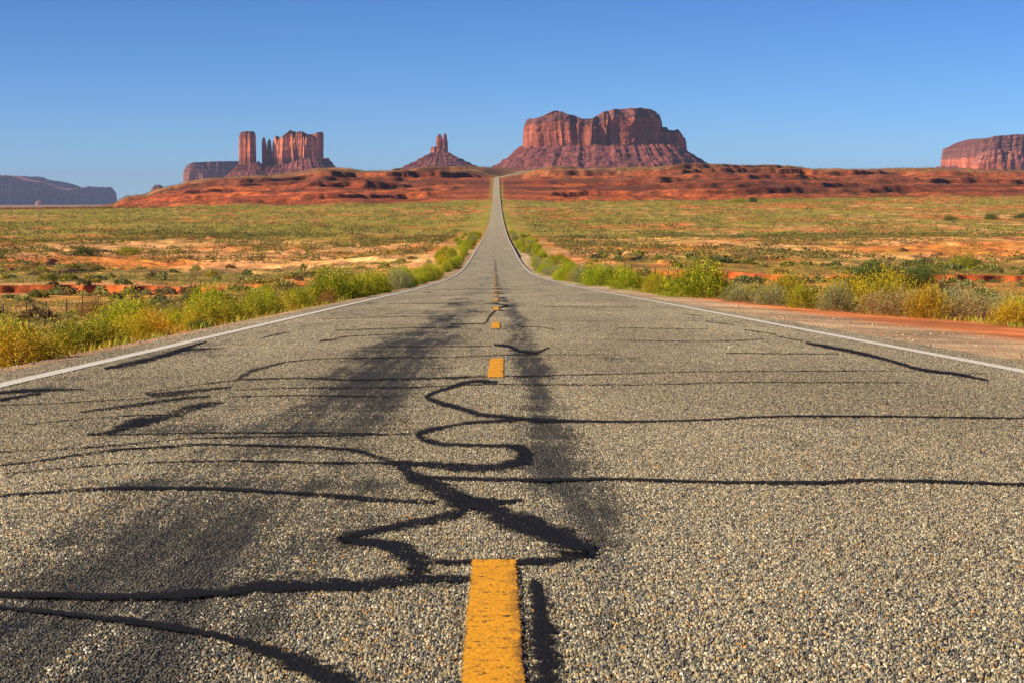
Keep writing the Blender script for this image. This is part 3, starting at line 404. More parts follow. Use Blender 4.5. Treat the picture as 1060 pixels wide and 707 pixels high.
[-0.013,13.388,-0.013,14.096,-0.048,13.38,-0.049,14.132,-0.083,13.382,-0.087,14.185,-0.117,13.379,-0.124,14.231,-0.15,13.357,-0.162,14.243,-0.179,13.302,-0.198,14.195,-0.206,13.21,-0.23,14.072,-0.231,13.089,-0.258,13.895,-0.255,12.946,-0.283,13.696,-0.278,12.794,-0.306,13.5,-0.3,12.644,-0.329,13.327,-0.324,12.494,-0.353,13.169,-0.348,12.34,-0.379,13.01,-0.369,12.19,-0.403,12.854,-0.385,12.053,-0.423,12.703,-0.393,11.948,-0.436,12.546,-0.392,11.934,-0.442,12.337,-0.397,12.154,-0.432,11.93,-0.404,12.273,-0.411,11.653,-0.396,12.231,-0.393,11.516,-0.379,12.141,-0.373,11.392,-0.353,12.016,-0.345,11.258,-0.318,11.868,-0.31,11.12,-0.279,11.711,-0.273,10.984,-0.241,11.557,-0.238,10.854,-0.207,11.416,-0.208,10.736,-0.179,11.285,-0.183,10.626,-0.155,11.161,-0.161,10.514,-0.133,11.048,-0.139,10.407,-0.112,10.952,-0.117,10.312,-0.09,10.871,-0.093,10.237,-0.066,10.806,-0.068,10.19,-0.041,10.754,-0.042,10.164,-0.014,10.712,-0.016,10.151,0.011,10.674,0.008,10.142,0.035,10.639,0.031,10.126,0.055,10.609,0.049,10.104,0.072,10.586,0.066,10.08,0.089,10.566,0.082,10.057,0.107,10.545,0.1,10.035,0.131,10.517,0.122,10.015,0.158,10.481,0.148,9.996,0.187,10.439,0.177,9.978,0.22,10.396,0.209,9.962,0.256,10.356,0.245,9.948,0.297,10.323,0.285,9.937,0.345,10.295,0.333,9.929,0.4,10.27,0.386,9.923,0.458,10.249,0.443,9.919,0.517,10.234,0.501,9.92,0.574,10.223,0.557,9.924,0.631,10.219,0.614,9.935,0.69,10.221,0.672,9.95,0.748,10.227,0.729,9.969,0.804,10.237,0.785,9.99,0.856,10.249,0.837,10.009,0.903,10.264,0.883,10.027,0.944,10.281,0.923,10.045,0.984,10.303,0.962,10.064,1.026,10.327,1.003,10.085,1.073,10.355,1.049,10.111,1.125,10.391,1.099,10.145,1.177,10.434,1.15,10.186,1.235,10.479,1.206,10.229,1.299,10.52,1.269,10.267,1.373,10.548,1.341,10.294,1.462,10.563,1.427,10.31,1.563,10.568,1.526,10.316,1.669,10.566,1.629,10.317,1.772,10.56,1.731,10.313,1.866,10.552,1.824,10.309,1.949,10.54,1.906,10.303,2.026,10.522,1.982,10.292,2.098,10.501,2.054,10.28,2.168,10.48,2.124,10.267,2.238,10.461,2.194,10.255,2.311,10.444,2.266,10.243,2.384,10.427,2.34,10.232,2.455,10.41,2.41,10.22,2.521,10.393,2.476,10.208,2.577,10.378,2.532,10.195,2.622,10.363,2.576,10.182,2.658,10.349,2.611,10.169,2.688,10.335,2.641,10.155,2.717,10.321,2.67,10.141,2.749,10.308,2.701,10.128],
[0.125,10.099,0.127,10.385,0.092,10.054,0.094,10.362,0.059,10.008,0.06,10.338,0.027,9.963,0.026,10.314,-0.003,9.922,-0.005,10.291,-0.031,9.89,-0.034,10.271,-0.055,9.87,-0.058,10.256,-0.076,9.861,-0.08,10.246,-0.095,9.855,-0.1,10.235,-0.113,9.843,-0.12,10.219,-0.133,9.817,-0.141,10.191,-0.155,9.777,-0.164,10.152,-0.177,9.729,-0.188,10.104,-0.198,9.673,-0.211,10.05,-0.22,9.61,-0.234,9.994,-0.242,9.54,-0.257,9.938,-0.265,9.46,-0.283,9.882,-0.289,9.37,-0.31,9.826,-0.312,9.278,-0.337,9.766,-0.329,9.19,-0.359,9.701,-0.336,9.126,-0.376,9.615,-0.333,9.188,-0.383,9.394,-0.34,9.372,-0.367,9.064,-0.34,9.385,-0.35,8.91,-0.332,9.338,-0.336,8.821,-0.321,9.276,-0.322,8.756,-0.309,9.207,-0.307,8.704,-0.295,9.131,-0.291,8.662,-0.278,9.058,-0.273,8.627,-0.258,8.993,-0.252,8.599,-0.236,8.943,-0.229,8.577,-0.208,8.907,-0.202,8.568,-0.176,8.883,-0.171,8.57,-0.142,8.867,-0.138,8.576,-0.108,8.857,-0.105,8.577,-0.077,8.851,-0.075,8.566,-0.048,8.853,-0.047,8.546,-0.019,8.866,-0.019,8.522,0.008,8.88,0.006,8.49,0.034,8.891,0.029,8.444,0.057,8.894,0.046,8.378,0.078,8.887,0.057,8.289,0.098,8.87,0.064,8.184,0.117,8.822,0.064,8.093,0.135,8.694,0.06,8.061,0.145,8.399,0.053,8.183,0.138,8.043,0.054,8.385,0.123,7.82,0.057,8.454,0.107,7.681,0.057,8.433,0.091,7.581,0.053,8.379,0.074,7.509,0.047,8.318,0.057,7.468,0.037,8.242,0.039,7.446,0.024,8.154,0.019,7.435,0.008,8.071,-0.001,7.429,-0.009,8.002,-0.022,7.423,-0.028,7.956,-0.044,7.415,-0.049,7.939,-0.067,7.407,-0.072,7.945,-0.092,7.404,-0.097,7.963,-0.116,7.407,-0.123,7.985,-0.141,7.422,-0.149,8.0,-0.167,7.454,-0.175,8.007,-0.195,7.5,-0.203,8.014,-0.222,7.552,-0.231,8.022,-0.249,7.603,-0.259,8.03,-0.275,7.645,-0.285,8.038,-0.297,7.676,-0.309,8.045,-0.319,7.702,-0.331,8.051,-0.34,7.724,-0.352,8.057,-0.36,7.746,-0.373,8.063,-0.381,7.77,-0.394,8.069],
[-0.389,8.037,-0.394,7.799,-0.379,8.002,-0.385,7.727,-0.37,7.971,-0.377,7.655,-0.36,7.94,-0.369,7.583,-0.35,7.906,-0.361,7.51,-0.338,7.865,-0.354,7.438,-0.326,7.815,-0.349,7.368,-0.315,7.777,-0.344,7.287,-0.307,7.762,-0.335,7.181,-0.3,7.75,-0.322,7.067,-0.291,7.728,-0.305,6.958,-0.277,7.68,-0.286,6.861,-0.258,7.61,-0.266,6.773,-0.236,7.531,-0.246,6.691,-0.214,7.448,-0.228,6.615,-0.193,7.367,-0.213,6.546,-0.174,7.29,-0.2,6.481,-0.158,7.223,-0.189,6.409,-0.144,7.168,-0.175,6.334,-0.133,7.123,-0.16,6.26,-0.122,7.074,-0.144,6.202,-0.108,7.009,-0.127,6.161,-0.094,6.935,-0.11,6.132,-0.08,6.863,-0.092,6.113,-0.068,6.801,-0.074,6.105,-0.057,6.754,-0.055,6.114,-0.048,6.718,-0.037,6.153,-0.035,6.686,-0.022,6.221,-0.021,6.67,-0.009,6.296,-0.005,6.664,0.003,6.364,0.009,6.661,0.014,6.416,0.023,6.661,0.025,6.45,0.035,6.662,0.036,6.477,0.046,6.664,0.047,6.501,0.058,6.666,0.058,6.524,0.069,6.668,0.07,6.549],
[-0.316,7.518,-0.304,7.204,-0.281,7.497,-0.271,7.195,-0.246,7.475,-0.238,7.186,-0.212,7.454,-0.205,7.177,-0.176,7.434,-0.171,7.169,-0.139,7.417,-0.135,7.162,-0.101,7.403,-0.099,7.156,-0.064,7.391,-0.062,7.15,-0.024,7.381,-0.024,7.145,0.02,7.373,0.019,7.142,0.071,7.367,0.068,7.141,0.133,7.365,0.129,7.145,0.205,7.367,0.199,7.153,0.281,7.37,0.273,7.161,0.353,7.371,0.343,7.168,0.415,7.367,0.403,7.168,0.46,7.358,0.447,7.161,0.492,7.344,0.478,7.149,0.522,7.329,0.507,7.135,0.558,7.313,0.543,7.119,0.612,7.3,0.595,7.105,0.689,7.288,0.67,7.089,0.783,7.275,0.761,7.07,0.884,7.264,0.858,7.052,0.98,7.257,0.951,7.04,1.06,7.256,1.028,7.037,1.119,7.266,1.087,7.048,1.166,7.285,1.133,7.071,1.207,7.307,1.174,7.098,1.25,7.324,1.216,7.121,1.299,7.329,1.264,7.132,1.358,7.319,1.322,7.127,1.421,7.299,1.385,7.113,1.486,7.274,1.449,7.093,1.546,7.249,1.509,7.073,1.6,7.228,1.561,7.056,1.644,7.211,1.605,7.042,1.684,7.196,1.644,7.028,1.719,7.182,1.678,7.015,1.751,7.169,1.71,7.003,1.781,7.157,1.74,6.993,1.809,7.146,1.768,6.987,1.833,7.137,1.793,6.983,1.855,7.128,1.817,6.98,1.877,7.119,1.84,6.977,1.9,7.11,1.863,6.974],
[-0.04,6.337,-0.063,6.784,-0.057,6.265,-0.083,6.716,-0.073,6.193,-0.101,6.651,-0.09,6.12,-0.118,6.591,-0.109,6.049,-0.137,6.529,-0.133,5.986,-0.159,6.461,-0.162,5.934,-0.187,6.38,-0.195,5.888,-0.218,6.292,-0.229,5.846,-0.252,6.202,-0.262,5.805,-0.284,6.119,-0.292,5.761,-0.314,6.048,-0.322,5.713,-0.344,5.985,-0.353,5.663,-0.376,5.928,-0.38,5.614,-0.405,5.877,-0.402,5.571,-0.429,5.832,-0.414,5.54,-0.444,5.793,-0.415,5.653,-0.447,5.626,-0.432,5.764,-0.419,5.49,-0.422,5.76,-0.405,5.473,-0.409,5.756,-0.392,5.459,-0.396,5.749,-0.379,5.444,-0.384,5.739,-0.367,5.433,-0.37,5.728,-0.354,5.426,-0.355,5.718,-0.34,5.418,-0.338,5.71,-0.326,5.402,-0.322,5.706,-0.312,5.369,-0.307,5.713,-0.298,5.314,-0.29,5.722,-0.284,5.252,-0.272,5.724,-0.271,5.188,-0.252,5.711,-0.26,5.128,-0.232,5.672,-0.254,5.081,-0.213,5.61,-0.249,5.038,-0.194,5.534,-0.244,4.994,-0.176,5.437,-0.241,4.963,-0.16,5.306,-0.243,4.968,-0.148,5.142,-0.247,5.019,-0.146,4.994,-0.248,5.076,-0.152,4.857,-0.243,5.135,-0.167,4.757,-0.234,5.167,-0.185,4.717,-0.229,5.138,-0.203,4.701,-0.234,5.091,-0.223,4.689,-0.249,5.05,-0.247,4.679,-0.271,5.017,-0.274,4.671,-0.297,4.988,-0.304,4.663,-0.326,4.967,-0.335,4.656,-0.358,4.95,-0.371,4.65,-0.395,4.943,-0.411,4.644,-0.438,4.947,-0.452,4.638,-0.483,4.954,-0.49,4.632,-0.525,4.96,-0.52,4.626,-0.558,4.955,-0.538,4.621,-0.58,4.939,-0.549,4.617,-0.593,4.916,-0.558,4.611,-0.601,4.89,-0.57,4.603,-0.608,4.866,-0.587,4.595,-0.622,4.844,-0.61,4.585,-0.645,4.822,-0.637,4.574,-0.671,4.8,-0.665,4.562,-0.699,4.778,-0.695,4.553,-0.728,4.759,-0.724,4.548,-0.756,4.744,-0.751,4.546,-0.782,4.733,-0.778,4.548,-0.808,4.725,-0.805,4.552,-0.835,4.719,-0.835,4.557,-0.864,4.716,-0.869,4.563,-0.898,4.716,-0.911,4.57,-0.94,4.718,-0.959,4.578,-0.989,4.725,-1.009,4.588,-1.04,4.733,-1.055,4.597,-1.087,4.741,-1.093,4.605,-1.125,4.746,-1.119,4.61,-1.152,4.749,-1.138,4.615,-1.171,4.751,-1.153,4.618,-1.185,4.752,-1.166,4.622,-1.199,4.753,-1.182,4.626,-1.214,4.754],
[-0.212,5.059,-0.204,4.787,-0.195,5.056,-0.187,4.773,-0.177,5.053,-0.17,4.758,-0.16,5.05,-0.153,4.746,-0.143,5.045,-0.136,4.74,-0.125,5.037,-0.118,4.743,-0.107,5.027,-0.101,4.752,-0.088,5.017,-0.083,4.763,-0.069,5.007,-0.066,4.773],
[-0.141,6.926,-0.144,6.32,-0.12,6.914,-0.126,6.251,-0.1,6.905,-0.108,6.184,-0.079,6.892,-0.091,6.12,-0.057,6.872,-0.076,6.058,-0.036,6.837,-0.062,6.001,-0.016,6.788,-0.052,5.949,0.001,6.732,-0.042,5.896,0.016,6.679,-0.031,5.839,0.03,6.63,-0.017,5.776,0.044,6.583,-0.002,5.71,0.061,6.533,0.014,5.645,0.08,6.478,0.031,5.581,0.1,6.42,0.047,5.52,0.12,6.357,0.064,5.463,0.138,6.288,0.079,5.414,0.156,6.215,0.094,5.368,0.172,6.14,0.109,5.324,0.187,6.064,0.124,5.284,0.2,5.989,0.139,5.25,0.21,5.918,0.154,5.222,0.22,5.843,0.171,5.207,0.231,5.76,0.188,5.207,0.242,5.674,0.203,5.216,0.251,5.586,0.212,5.234,0.257,5.429,0.212,5.323,0.237,5.233,0.225,5.47,0.223,5.197,0.222,5.46,0.209,5.173,0.212,5.442,0.195,5.152,0.198,5.424,0.179,5.135,0.183,5.404,0.163,5.122,0.166,5.382,0.144,5.11,0.147,5.362,0.123,5.099,0.126,5.343,0.102,5.091,0.104,5.326,0.08,5.085,0.082,5.313,0.057,5.084,0.059,5.303,0.033,5.086,0.034,5.297,0.009,5.09,0.009,5.293,-0.016,5.093,-0.017,5.289,-0.04,5.095,-0.042,5.286,-0.063,5.095,-0.066,5.284,-0.087,5.093,-0.09,5.282,-0.11,5.091,-0.114,5.281,-0.133,5.089,-0.138,5.28,-0.157,5.087,-0.163,5.278],
[0.087,4.933,0.066,4.901,0.092,4.873,0.064,4.828,0.098,4.815,0.061,4.756,0.103,4.756,0.057,4.688,0.108,4.695,0.055,4.624,0.112,4.63,0.053,4.564,0.115,4.564,0.05,4.506,0.118,4.501,0.048,4.448,0.12,4.44,0.046,4.389,0.122,4.379,0.044,4.328,0.124,4.318,0.042,4.265,0.125,4.254,0.04,4.201,0.126,4.189,0.039,4.137,0.127,4.124,0.038,4.073,0.128,4.06,0.037,4.009,0.129,3.997,0.036,3.947,0.13,3.935,0.034,3.884,0.131,3.873,0.033,3.822,0.132,3.811,0.032,3.763,0.132,3.75,0.031,3.705,0.132,3.689,0.03,3.65,0.132,3.63,0.029,3.596,0.132,3.573,0.028,3.543,0.131,3.519,0.028,3.491,0.131,3.467,0.027,3.439,0.13,3.416,0.026,3.388],
[-1.142,4.551,-1.123,4.474,-1.129,4.546,-1.111,4.469,-1.119,4.543,-1.101,4.466,-1.107,4.539,-1.089,4.462,-1.092,4.533,-1.075,4.457,-1.073,4.524,-1.056,4.448,-1.047,4.511,-1.03,4.435,-1.016,4.496,-1.0,4.419,-0.982,4.478,-0.966,4.401,-0.948,4.461,-0.933,4.381,-0.915,4.444,-0.9,4.36,-0.884,4.428,-0.868,4.338,-0.854,4.413,-0.836,4.312,-0.823,4.397,-0.805,4.286,-0.793,4.381,-0.773,4.259,-0.762,4.363,-0.742,4.233,-0.73,4.342,-0.711,4.208,-0.698,4.319,-0.679,4.185,-0.666,4.295,-0.649,4.162,-0.636,4.271,-0.62,4.138,-0.609,4.248,-0.594,4.114,-0.586,4.226,-0.573,4.09,-0.566,4.205,-0.554,4.066,-0.549,4.184,-0.537,4.041,-0.532,4.164,-0.521,4.015,-0.516,4.145,-0.505,3.989,-0.5,4.128,-0.488,3.963,-0.484,4.111,-0.473,3.937,-0.469,4.095,-0.458,3.91,-0.454,4.079,-0.444,3.882,-0.439,4.063,-0.431,3.852,-0.425,4.045,-0.418,3.822,-0.411,4.027,-0.407,3.79,-0.398,4.009,-0.395,3.757,-0.385,3.993,-0.383,3.723,-0.373,3.977,-0.371,3.688,-0.36,3.961,-0.358,3.655,-0.348,3.945,-0.347,3.623,-0.334,3.927,-0.335,3.592,-0.32,3.907,-0.324,3.561,-0.306,3.883,-0.314,3.531,-0.292,3.855,-0.303,3.501,-0.278,3.825,-0.292,3.469,-0.264,3.795,-0.281,3.436,-0.251,3.766,-0.269,3.403,-0.238,3.738,-0.258,3.371],
[3.13,36.541,3.028,35.39,3.168,35.981,3.056,34.743,3.205,35.438,3.082,34.119,3.241,34.911,3.108,33.517,3.276,34.399,3.133,32.935],
[3.006,30.971,2.896,29.867,3.058,30.431,2.937,29.256,3.108,29.91,2.976,28.671,3.157,29.406,3.014,28.108,3.204,28.919,3.05,27.567],
[3.039,26.348,2.936,25.48,3.08,25.856,2.973,24.988,3.119,25.382,3.009,24.515,3.157,24.925,3.044,24.059,3.193,24.485,3.077,23.62],
[3.113,23.693,2.988,22.783,3.127,23.299,3.005,22.418,3.142,22.917,3.02,22.064,3.155,22.547,3.035,21.721,3.169,22.189,3.05,21.389],
[3.139,21.696,2.991,20.716,3.156,21.532,2.988,20.434,3.173,21.38,2.985,20.162,3.19,21.226,2.981,19.896,3.205,21.055,2.98,19.632,3.219,20.855,2.981,19.369,3.233,20.637,2.985,19.113,3.247,20.411,2.992,18.869,3.258,20.162,3.0,18.623,3.267,19.879,3.007,18.364,3.27,19.551,3.013,18.081,3.268,19.167,3.018,17.768,3.262,18.742,3.024,17.436,3.254,18.306,3.028,17.099,3.243,17.885,3.03,16.769,3.232,17.498,3.028,16.457,3.215,17.132,3.018,16.15,3.193,16.776,3.002,15.84,3.173,16.446,2.985,15.539,3.159,16.156,2.974,15.265,3.156,15.911,2.974,15.032,3.169,15.723,2.988,14.85,3.194,15.579,3.012,14.708,3.224,15.452,3.039,14.587,3.251,15.316,3.066,14.469,3.267,15.145,3.088,14.34,3.27,14.936,3.102,14.198,3.267,14.709,3.114,14.051,3.26,14.477,3.125,13.904,3.251,14.248,3.135,13.758,3.245,14.034,3.145,13.617],
[1.243,22.175,1.218,21.741,1.472,22.091,1.44,21.622,1.702,21.991,1.663,21.488,1.924,21.923,1.877,21.387,2.129,21.93,2.074,21.365,2.311,22.042,2.25,21.454,2.481,22.233,2.414,21.624,2.648,22.459,2.575,21.829,2.821,22.673,2.741,22.021],
[2.007,18.726,1.966,18.347,2.129,18.71,2.081,18.291,2.251,18.695,2.195,18.233,2.372,18.678,2.309,18.182,2.493,18.659,2.425,18.147,2.613,18.635,2.543,18.133,2.733,18.61,2.664,18.136,2.852,18.583,2.785,18.144,2.971,18.556,2.906,18.15],
[1.516,27.061,1.488,26.56,1.701,26.954,1.667,26.415,1.89,26.843,1.849,26.262,2.068,26.742,2.02,26.129,2.223,26.667,2.171,26.042,2.347,26.626,2.294,26.017,2.449,26.609,2.397,26.038,2.543,26.601,2.493,26.076,2.641,26.589,2.593,26.105],
[0.851,43.473,0.825,42.196,1.153,43.32,1.116,41.945,1.458,43.157,1.408,41.677,1.75,43.017,1.687,41.454,2.013,42.931,1.938,41.336,2.235,42.921,2.154,41.364,2.43,42.963,2.347,41.496,2.614,43.027,2.532,41.671,2.804,43.081,2.723,41.826],
[-2.526,47.45,-2.445,45.933,-2.26,47.643,-2.182,45.997,-1.989,47.837,-1.915,46.054,-1.722,48.035,-1.654,46.126,-1.471,48.239,-1.409,46.236,-1.241,48.452,-1.189,46.401,-1.027,48.672,-0.983,46.606,-0.818,48.896,-0.783,46.829,-0.604,49.121,-0.578,47.045],
[-2.993,85.471,-2.872,82.015,-2.417,86.367,-2.307,82.43,-1.818,87.38,-1.725,82.894,-1.228,88.216,-1.159,83.271,-0.685,88.555,-0.645,83.419,-0.224,88.185,-0.212,83.244,0.169,87.319,0.16,82.839,0.528,86.277,0.504,82.348,0.893,85.354,0.856,81.907]]
def tar_mat(name, thin):
    m, tr, b = new_mat(name); N = NT(tr)
    pos = N.n('NewGeometry').outputs['Position']; u = N.n('SeparateXYZ', {0: N.n('UVMap').outputs[0]}).outputs[0]
    b.inputs['Base Color'].default_value = (.011, .011, .012, 1); b.inputs['Roughness'].default_value = .75; b.inputs['Specular IOR Level'].default_value = .15
    edge = N.math('MULTIPLY', N.math('MINIMUM', u, N.math('SUBTRACT', 1.0, u)), 2.0)
    nz = N.math('ADD', N.math('MULTIPLY', N.math('SUBTRACT', N.noise(pos, 80, 3, .8), .5), 1.6), N.math('ADD', N.math('MULTIPLY', N.math('SUBTRACT', N.noise(pos, 16, 3, .7), .5), 2.6), .62))
    nz = N.math('ADD', nz, N.math('MULTIPLY', N.math('SUBTRACT', N.noise(N.mapping(pos, (.8, 2.5, 0)), 1.0, 3, .6), .42), .9))
    N.link(N.maprange(N.math('SUBTRACT', N.math('MULTIPLY', edge, 1.45), N.math('SUBTRACT', nz, thin)), -.2, .3, 0, .94), b.inputs['Alpha'])
    bp = N.n('Bump', {'Height': N.noise(pos, 110, 3, .6), 'Strength': .8, 'Distance': .01}); N.link(bp.outputs[0], b.inputs['Normal'])
    return m
tar_m = tar_mat('crack_tar', .02); thin_m = tar_mat('thin_crack_tar', -.34)
for i, r in enumerate(TAR):
    r = np.array(r).reshape(-1, 4); n = len(r); k = np.array([0, .5, 1.0])
    X = r[:, 0:1] * (1 - k) + r[:, 2:3] * k; Yg = r[:, 1:2] * (1 - k) + r[:, 3:4] * k
    Z = roadz(Yg) + .0052 + i * .00006
    L = np.concatenate([[0], np.cumsum(np.hypot(np.diff(X[:, 1]), np.diff(Yg[:, 1])))])
    link('tar_line', mesh_np('tar_line', np.stack([X, Yg, Z], -1).reshape(-1, 3), grid_faces(n, 3), thin_m if np.median(np.hypot(r[:, 0] - r[:, 2], r[:, 1] - r[:, 3]) / r[:, 1] ** 2) < .0028 else tar_m, uv=np.stack([np.repeat(k[None], n, 0), np.repeat(L[:, None], 3, 1)], -1).reshape(-1, 2)), road)
# tar along the centre joint farther down the road, and short runs across it
rng = np.random.default_rng(4)
def far_tar(cx, cy, i):
    n = len(cx); k = np.array([0, .5, 1.0]); w = .16 + .12 * rng.random(n)
    X = cx[:, None] + (k - .5) * w[:, None]; Yg = np.repeat(cy[:, None], 3, 1)
    return np.stack([X, Yg, roadz(Yg) + .009 + i * .0002 + np.clip((cy[:, None] - 20) / 600, 0, .6) * .06], -1).reshape(-1, 3), grid_faces(n, 3), np.stack([np.repeat(k[None], n, 0), Yg], -1).reshape(-1, 2)
for i in range(16):
    y0 = 34 + 15 * i + rng.random() * 4; cy = np.linspace(y0, y0 + 6 + 7 * rng.random(), 16)
    V, F, U = far_tar(dash_x(cy) + .12 * np.sin(cy * .9 + i) + .10, cy, i)
    link('tar_line', mesh_np('tar_line', V, F, tar_m, uv=U), road)
for i in range(26):
    y0 = 46 + 9.5 * i + 6 * rng.random(); xa = float(edge_l(y0)) + .3 + 2.5 * rng.random(); xb = xa + 1.2 + 3.5 * rng.random(); xb = min(xb, float(edge_r(y0)) - .3)
    cx = np.linspace(xa, xb, 14); cy = y0 + .5 * (fbm(cx / .8, 0 * cx + i, 9, 3) - .5); k = np.array([0, .5, 1.0]); w = .10 + .12 * rng.random(14)
    Yg = cy[:, None] + (k - .5) * w[:, None]; X = np.repeat(cx[:, None], 3, 1)
    V = np.stack([X, Yg, roadz(Yg) + .0065 + i * .0001 + np.clip((Yg - 20) / 600, 0, .6) * .06], -1).reshape(-1, 3)
    link('tar_line', mesh_np('tar_line', V, grid_faces(14, 3), thin_m, uv=np.stack([np.repeat(k[None], 14, 0), X], -1).reshape(-1, 2)), road)

# ------------------------------------------------------------------ buttes and mesas
def rock_mat():
    m, tr, b = new_mat('red_sandstone'); N = NT(tr)
    pos = N.n('NewGeometry').outputs['Position']; at = N.n('VertexColor', layer_name='Col').outputs[0]
    band = N.noise(N.mapping(pos, (.0015, .0015, .09)), 1.0, 5, .7)
    streak = N.noise(N.mapping(pos, (.05, .05, .006)), 1.0, 5, .6)
    blot = N.noise(pos, .012, 5, .6)
    k = N.math('MULTIPLY', N.maprange(band, .3, .7, .72, 1.22), N.math('MULTIPLY', N.maprange(streak, .3, .7, .55, 1.35), N.maprange(blot, .3, .7, .85, 1.15)))
    N.link(N.mixc(1.0, at, N.grey(k), 'MULTIPLY'), b.inputs['Base Color'])
    hg = N.math('ADD', N.math('MULTIPLY', N.noise(N.mapping(pos, (.06, .06, .02)), 1.0, 6, .65), 14.0), N.math('MULTIPLY', band, 5.0))
    bp = N.n('Bump', {'Height': hg, 'Strength': .55, 'Distance': 1.0}); N.link(bp.outputs[0], b.inputs['Normal'])
    return m
rock_m = rock_mat()
def px(D, col, row): return (np.asarray(col, float) - 517) * D / 2200, (205 - np.asarray(row, float)) * D / 2200 + .72
WALL = np.array([.39, .108, .060]); CAP = np.array([.18, .066, .056]); TAL = np.array([.20, .058, .052])
def ridge(x, y, s): return 1 - np.abs(2 * vn(x, y, s) - 1)
def cliff(name, parent, D, c0, c1, prof, base_row, depth, flute, seed, nper=420, nlev=36, expo=3.2, taper=.06, cap=.16, y0=0.0, wall=WALL, capc=CAP, jag=0.0, steps=3, shear=0.0, low=0.0):
    """sheer rock wall round a closed plan: prof = skyline as (column, row) pairs"""
    pc = np.array(prof, float); X, Zt = px(D, pc[:, 0], pc[:, 1])
    if shear:      # the wall recedes to the right: each stretch of it has its own distance
        xm = (c0 + c1) / 2; g = lambda c: D / (1 - shear * (np.asarray(c, float) - 517) / 2200) * (1 - shear * (xm - 517) / 2200)
        X = (pc[:, 0] - 517) * g(pc[:, 0]) / 2200; Zt = (205 - pc[:, 1]) * g(pc[:, 0]) / 2200 + .72
    xa, _ = px(D, c0, 0); xb, _ = px(D, c1, 0); _, zb = px(D, 0, base_row)
    if shear: xa = (c0 - 517) * g(c0) / 2200; xb = (c1 - 517) * g(c1) / 2200
    cx = (xa + xb) / 2; a = (xb - xa) / 2; bb = depth / 2
    th = np.linspace(0, 2 * np.pi, nper * 4, endpoint=False)
    ex = np.sign(np.cos(th)) * np.abs(np.cos(th)) ** (2 / expo) * a; ey = np.sign(np.sin(th)) * np.abs(np.sin(th)) ** (2 / expo) * bb
    s = np.concatenate([[0], np.cumsum(np.hypot(np.diff(ex), np.diff(ey)))]); per = s[-1] + np.hypot(ex[0] - ex[-1], ey[0] - ey[-1])
    sn = np.linspace(0, per, nper, endpoint=False); ex = np.interp(sn, s, ex); ey = np.interp(sn, s, ey)
    rl = np.hypot(ex, ey) + 1e-6; dx = ex / rl; dy = ey / rl
    t = np.linspace(0, 1, nlev)[:, None]
    F = np.zeros((nlev, nper))
    for amp, lam in flute:
        q = sn[None, :] / lam; per_w = per / lam
        wv = (vn(q, t * .55, seed) * (1 - sn / per) + vn(q - per_w, t * .55, seed) * (sn / per))
        F += amp * (np.abs(2 * wv - 1) ** .8); seed += 3
    for amp, lam in flute[:2]:       # joints: narrow deep cracks
        q = sn[None, :] / (lam * .8) + .35 * fbm(t * 5, 0 * t + 2, seed + 31, 3); F += .95 * amp * (1 - np.abs(2 * vn(q, 0 * t, seed + 30) - 1)) ** 5 * sm(.25, .6, vn(sn[None] / lam, t * .7, seed + 33)); seed += 2
    hz = flute[-1][0] * 1.1; zz0 = t * (np.max(Zt) - zb)
    capw = .35 + .65 * sm(1 - cap - .08, 1 - cap + .04, t)
    F += hz * (fbm(sn[None] / 16, zz0 / 14, seed + 40, 4) - .5) * 1.5 * capw
    lg = zz0 / (15 + 1.2 * hz) + .8 * vn(sn[None] / 70, 0 * t, seed + 41); F += hz * .8 * capw * (lg - np.floor(lg)) * vn(sn[None] / 45, np.floor(lg), seed + 42)
    F = F * (1 - .25 * t) * np.clip(1 - .8 * np.abs(ex / a) ** 5, .2, 1)[None]
    st = np.floor(np.clip((t - (1 - cap)) / cap, 0, .999) * steps + 1) * (t > 1 - cap) / steps
    tp = taper * t * .5 + taper * st
    k = 1 - tp
    Xr = cx + ex[None] * k - dx[None] * F; Yr = ey[None] * k - dy[None] * F
    ztop = np.interp(Xr[-1], X, Zt)
    ztop = ztop + jag * (fbm(Xr[-1] / 14, Yr[-1] / 14, seed + 50, 3) - .5)
    Zr = zb + (ztop[None] - zb) * t
    cw = mix(wall, wall * np.array([.55, .5, .6]), sm(.5, .8, fbm(sn / 22, 0 * sn, seed + 7, 4))[None] * (.4 + .6 * vn(sn[None] / 30, t * 3, seed + 8)))
    cw = mix(cw, wall * np.array([1.25, 1.3, 1.3]), sm(.5, .75, fbm(sn[None] / 45, t * 2.2, seed + 9, 3)) * .8)
    cw = mix(cw, capc, sm(1 - cap - .06, 1 - cap + .02, t + .05 * (vn(sn[None] / 40, 0 * t, seed + 5) - .5)) * (1 if cap > 0 else 0))
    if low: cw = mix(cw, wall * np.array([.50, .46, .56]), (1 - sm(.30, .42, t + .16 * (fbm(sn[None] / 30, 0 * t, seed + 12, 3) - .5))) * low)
    rows = [np.stack([Xr, Yr, Zr], -1)]; cols = [cw]
    for f in (.93, .8, .55, .25, .02):
        xx = cx + (Xr[-1] - cx) * f; yy = Yr[-1] * f
        zz = np.interp(xx, X, Zt) + jag * (fbm(xx / 14, yy / 14, seed + 50, 3) - .5)
        rows.append(np.stack([xx, yy, zz], -1)[None]); cols.append(np.repeat(capc[None, None], nper, 1))
    V = np.concatenate(rows).reshape(-1, 3); V[:, 1] += D + y0 + shear * (V[:, 0] - (px(D, (c0 + c1) / 2, 0)[0] if shear else 0)); C = np.concatenate([np.broadcast_to(c, (c.shape[0] if c.ndim == 3 else 1, nper, 3)) for c in cols]).reshape(-1, 3)
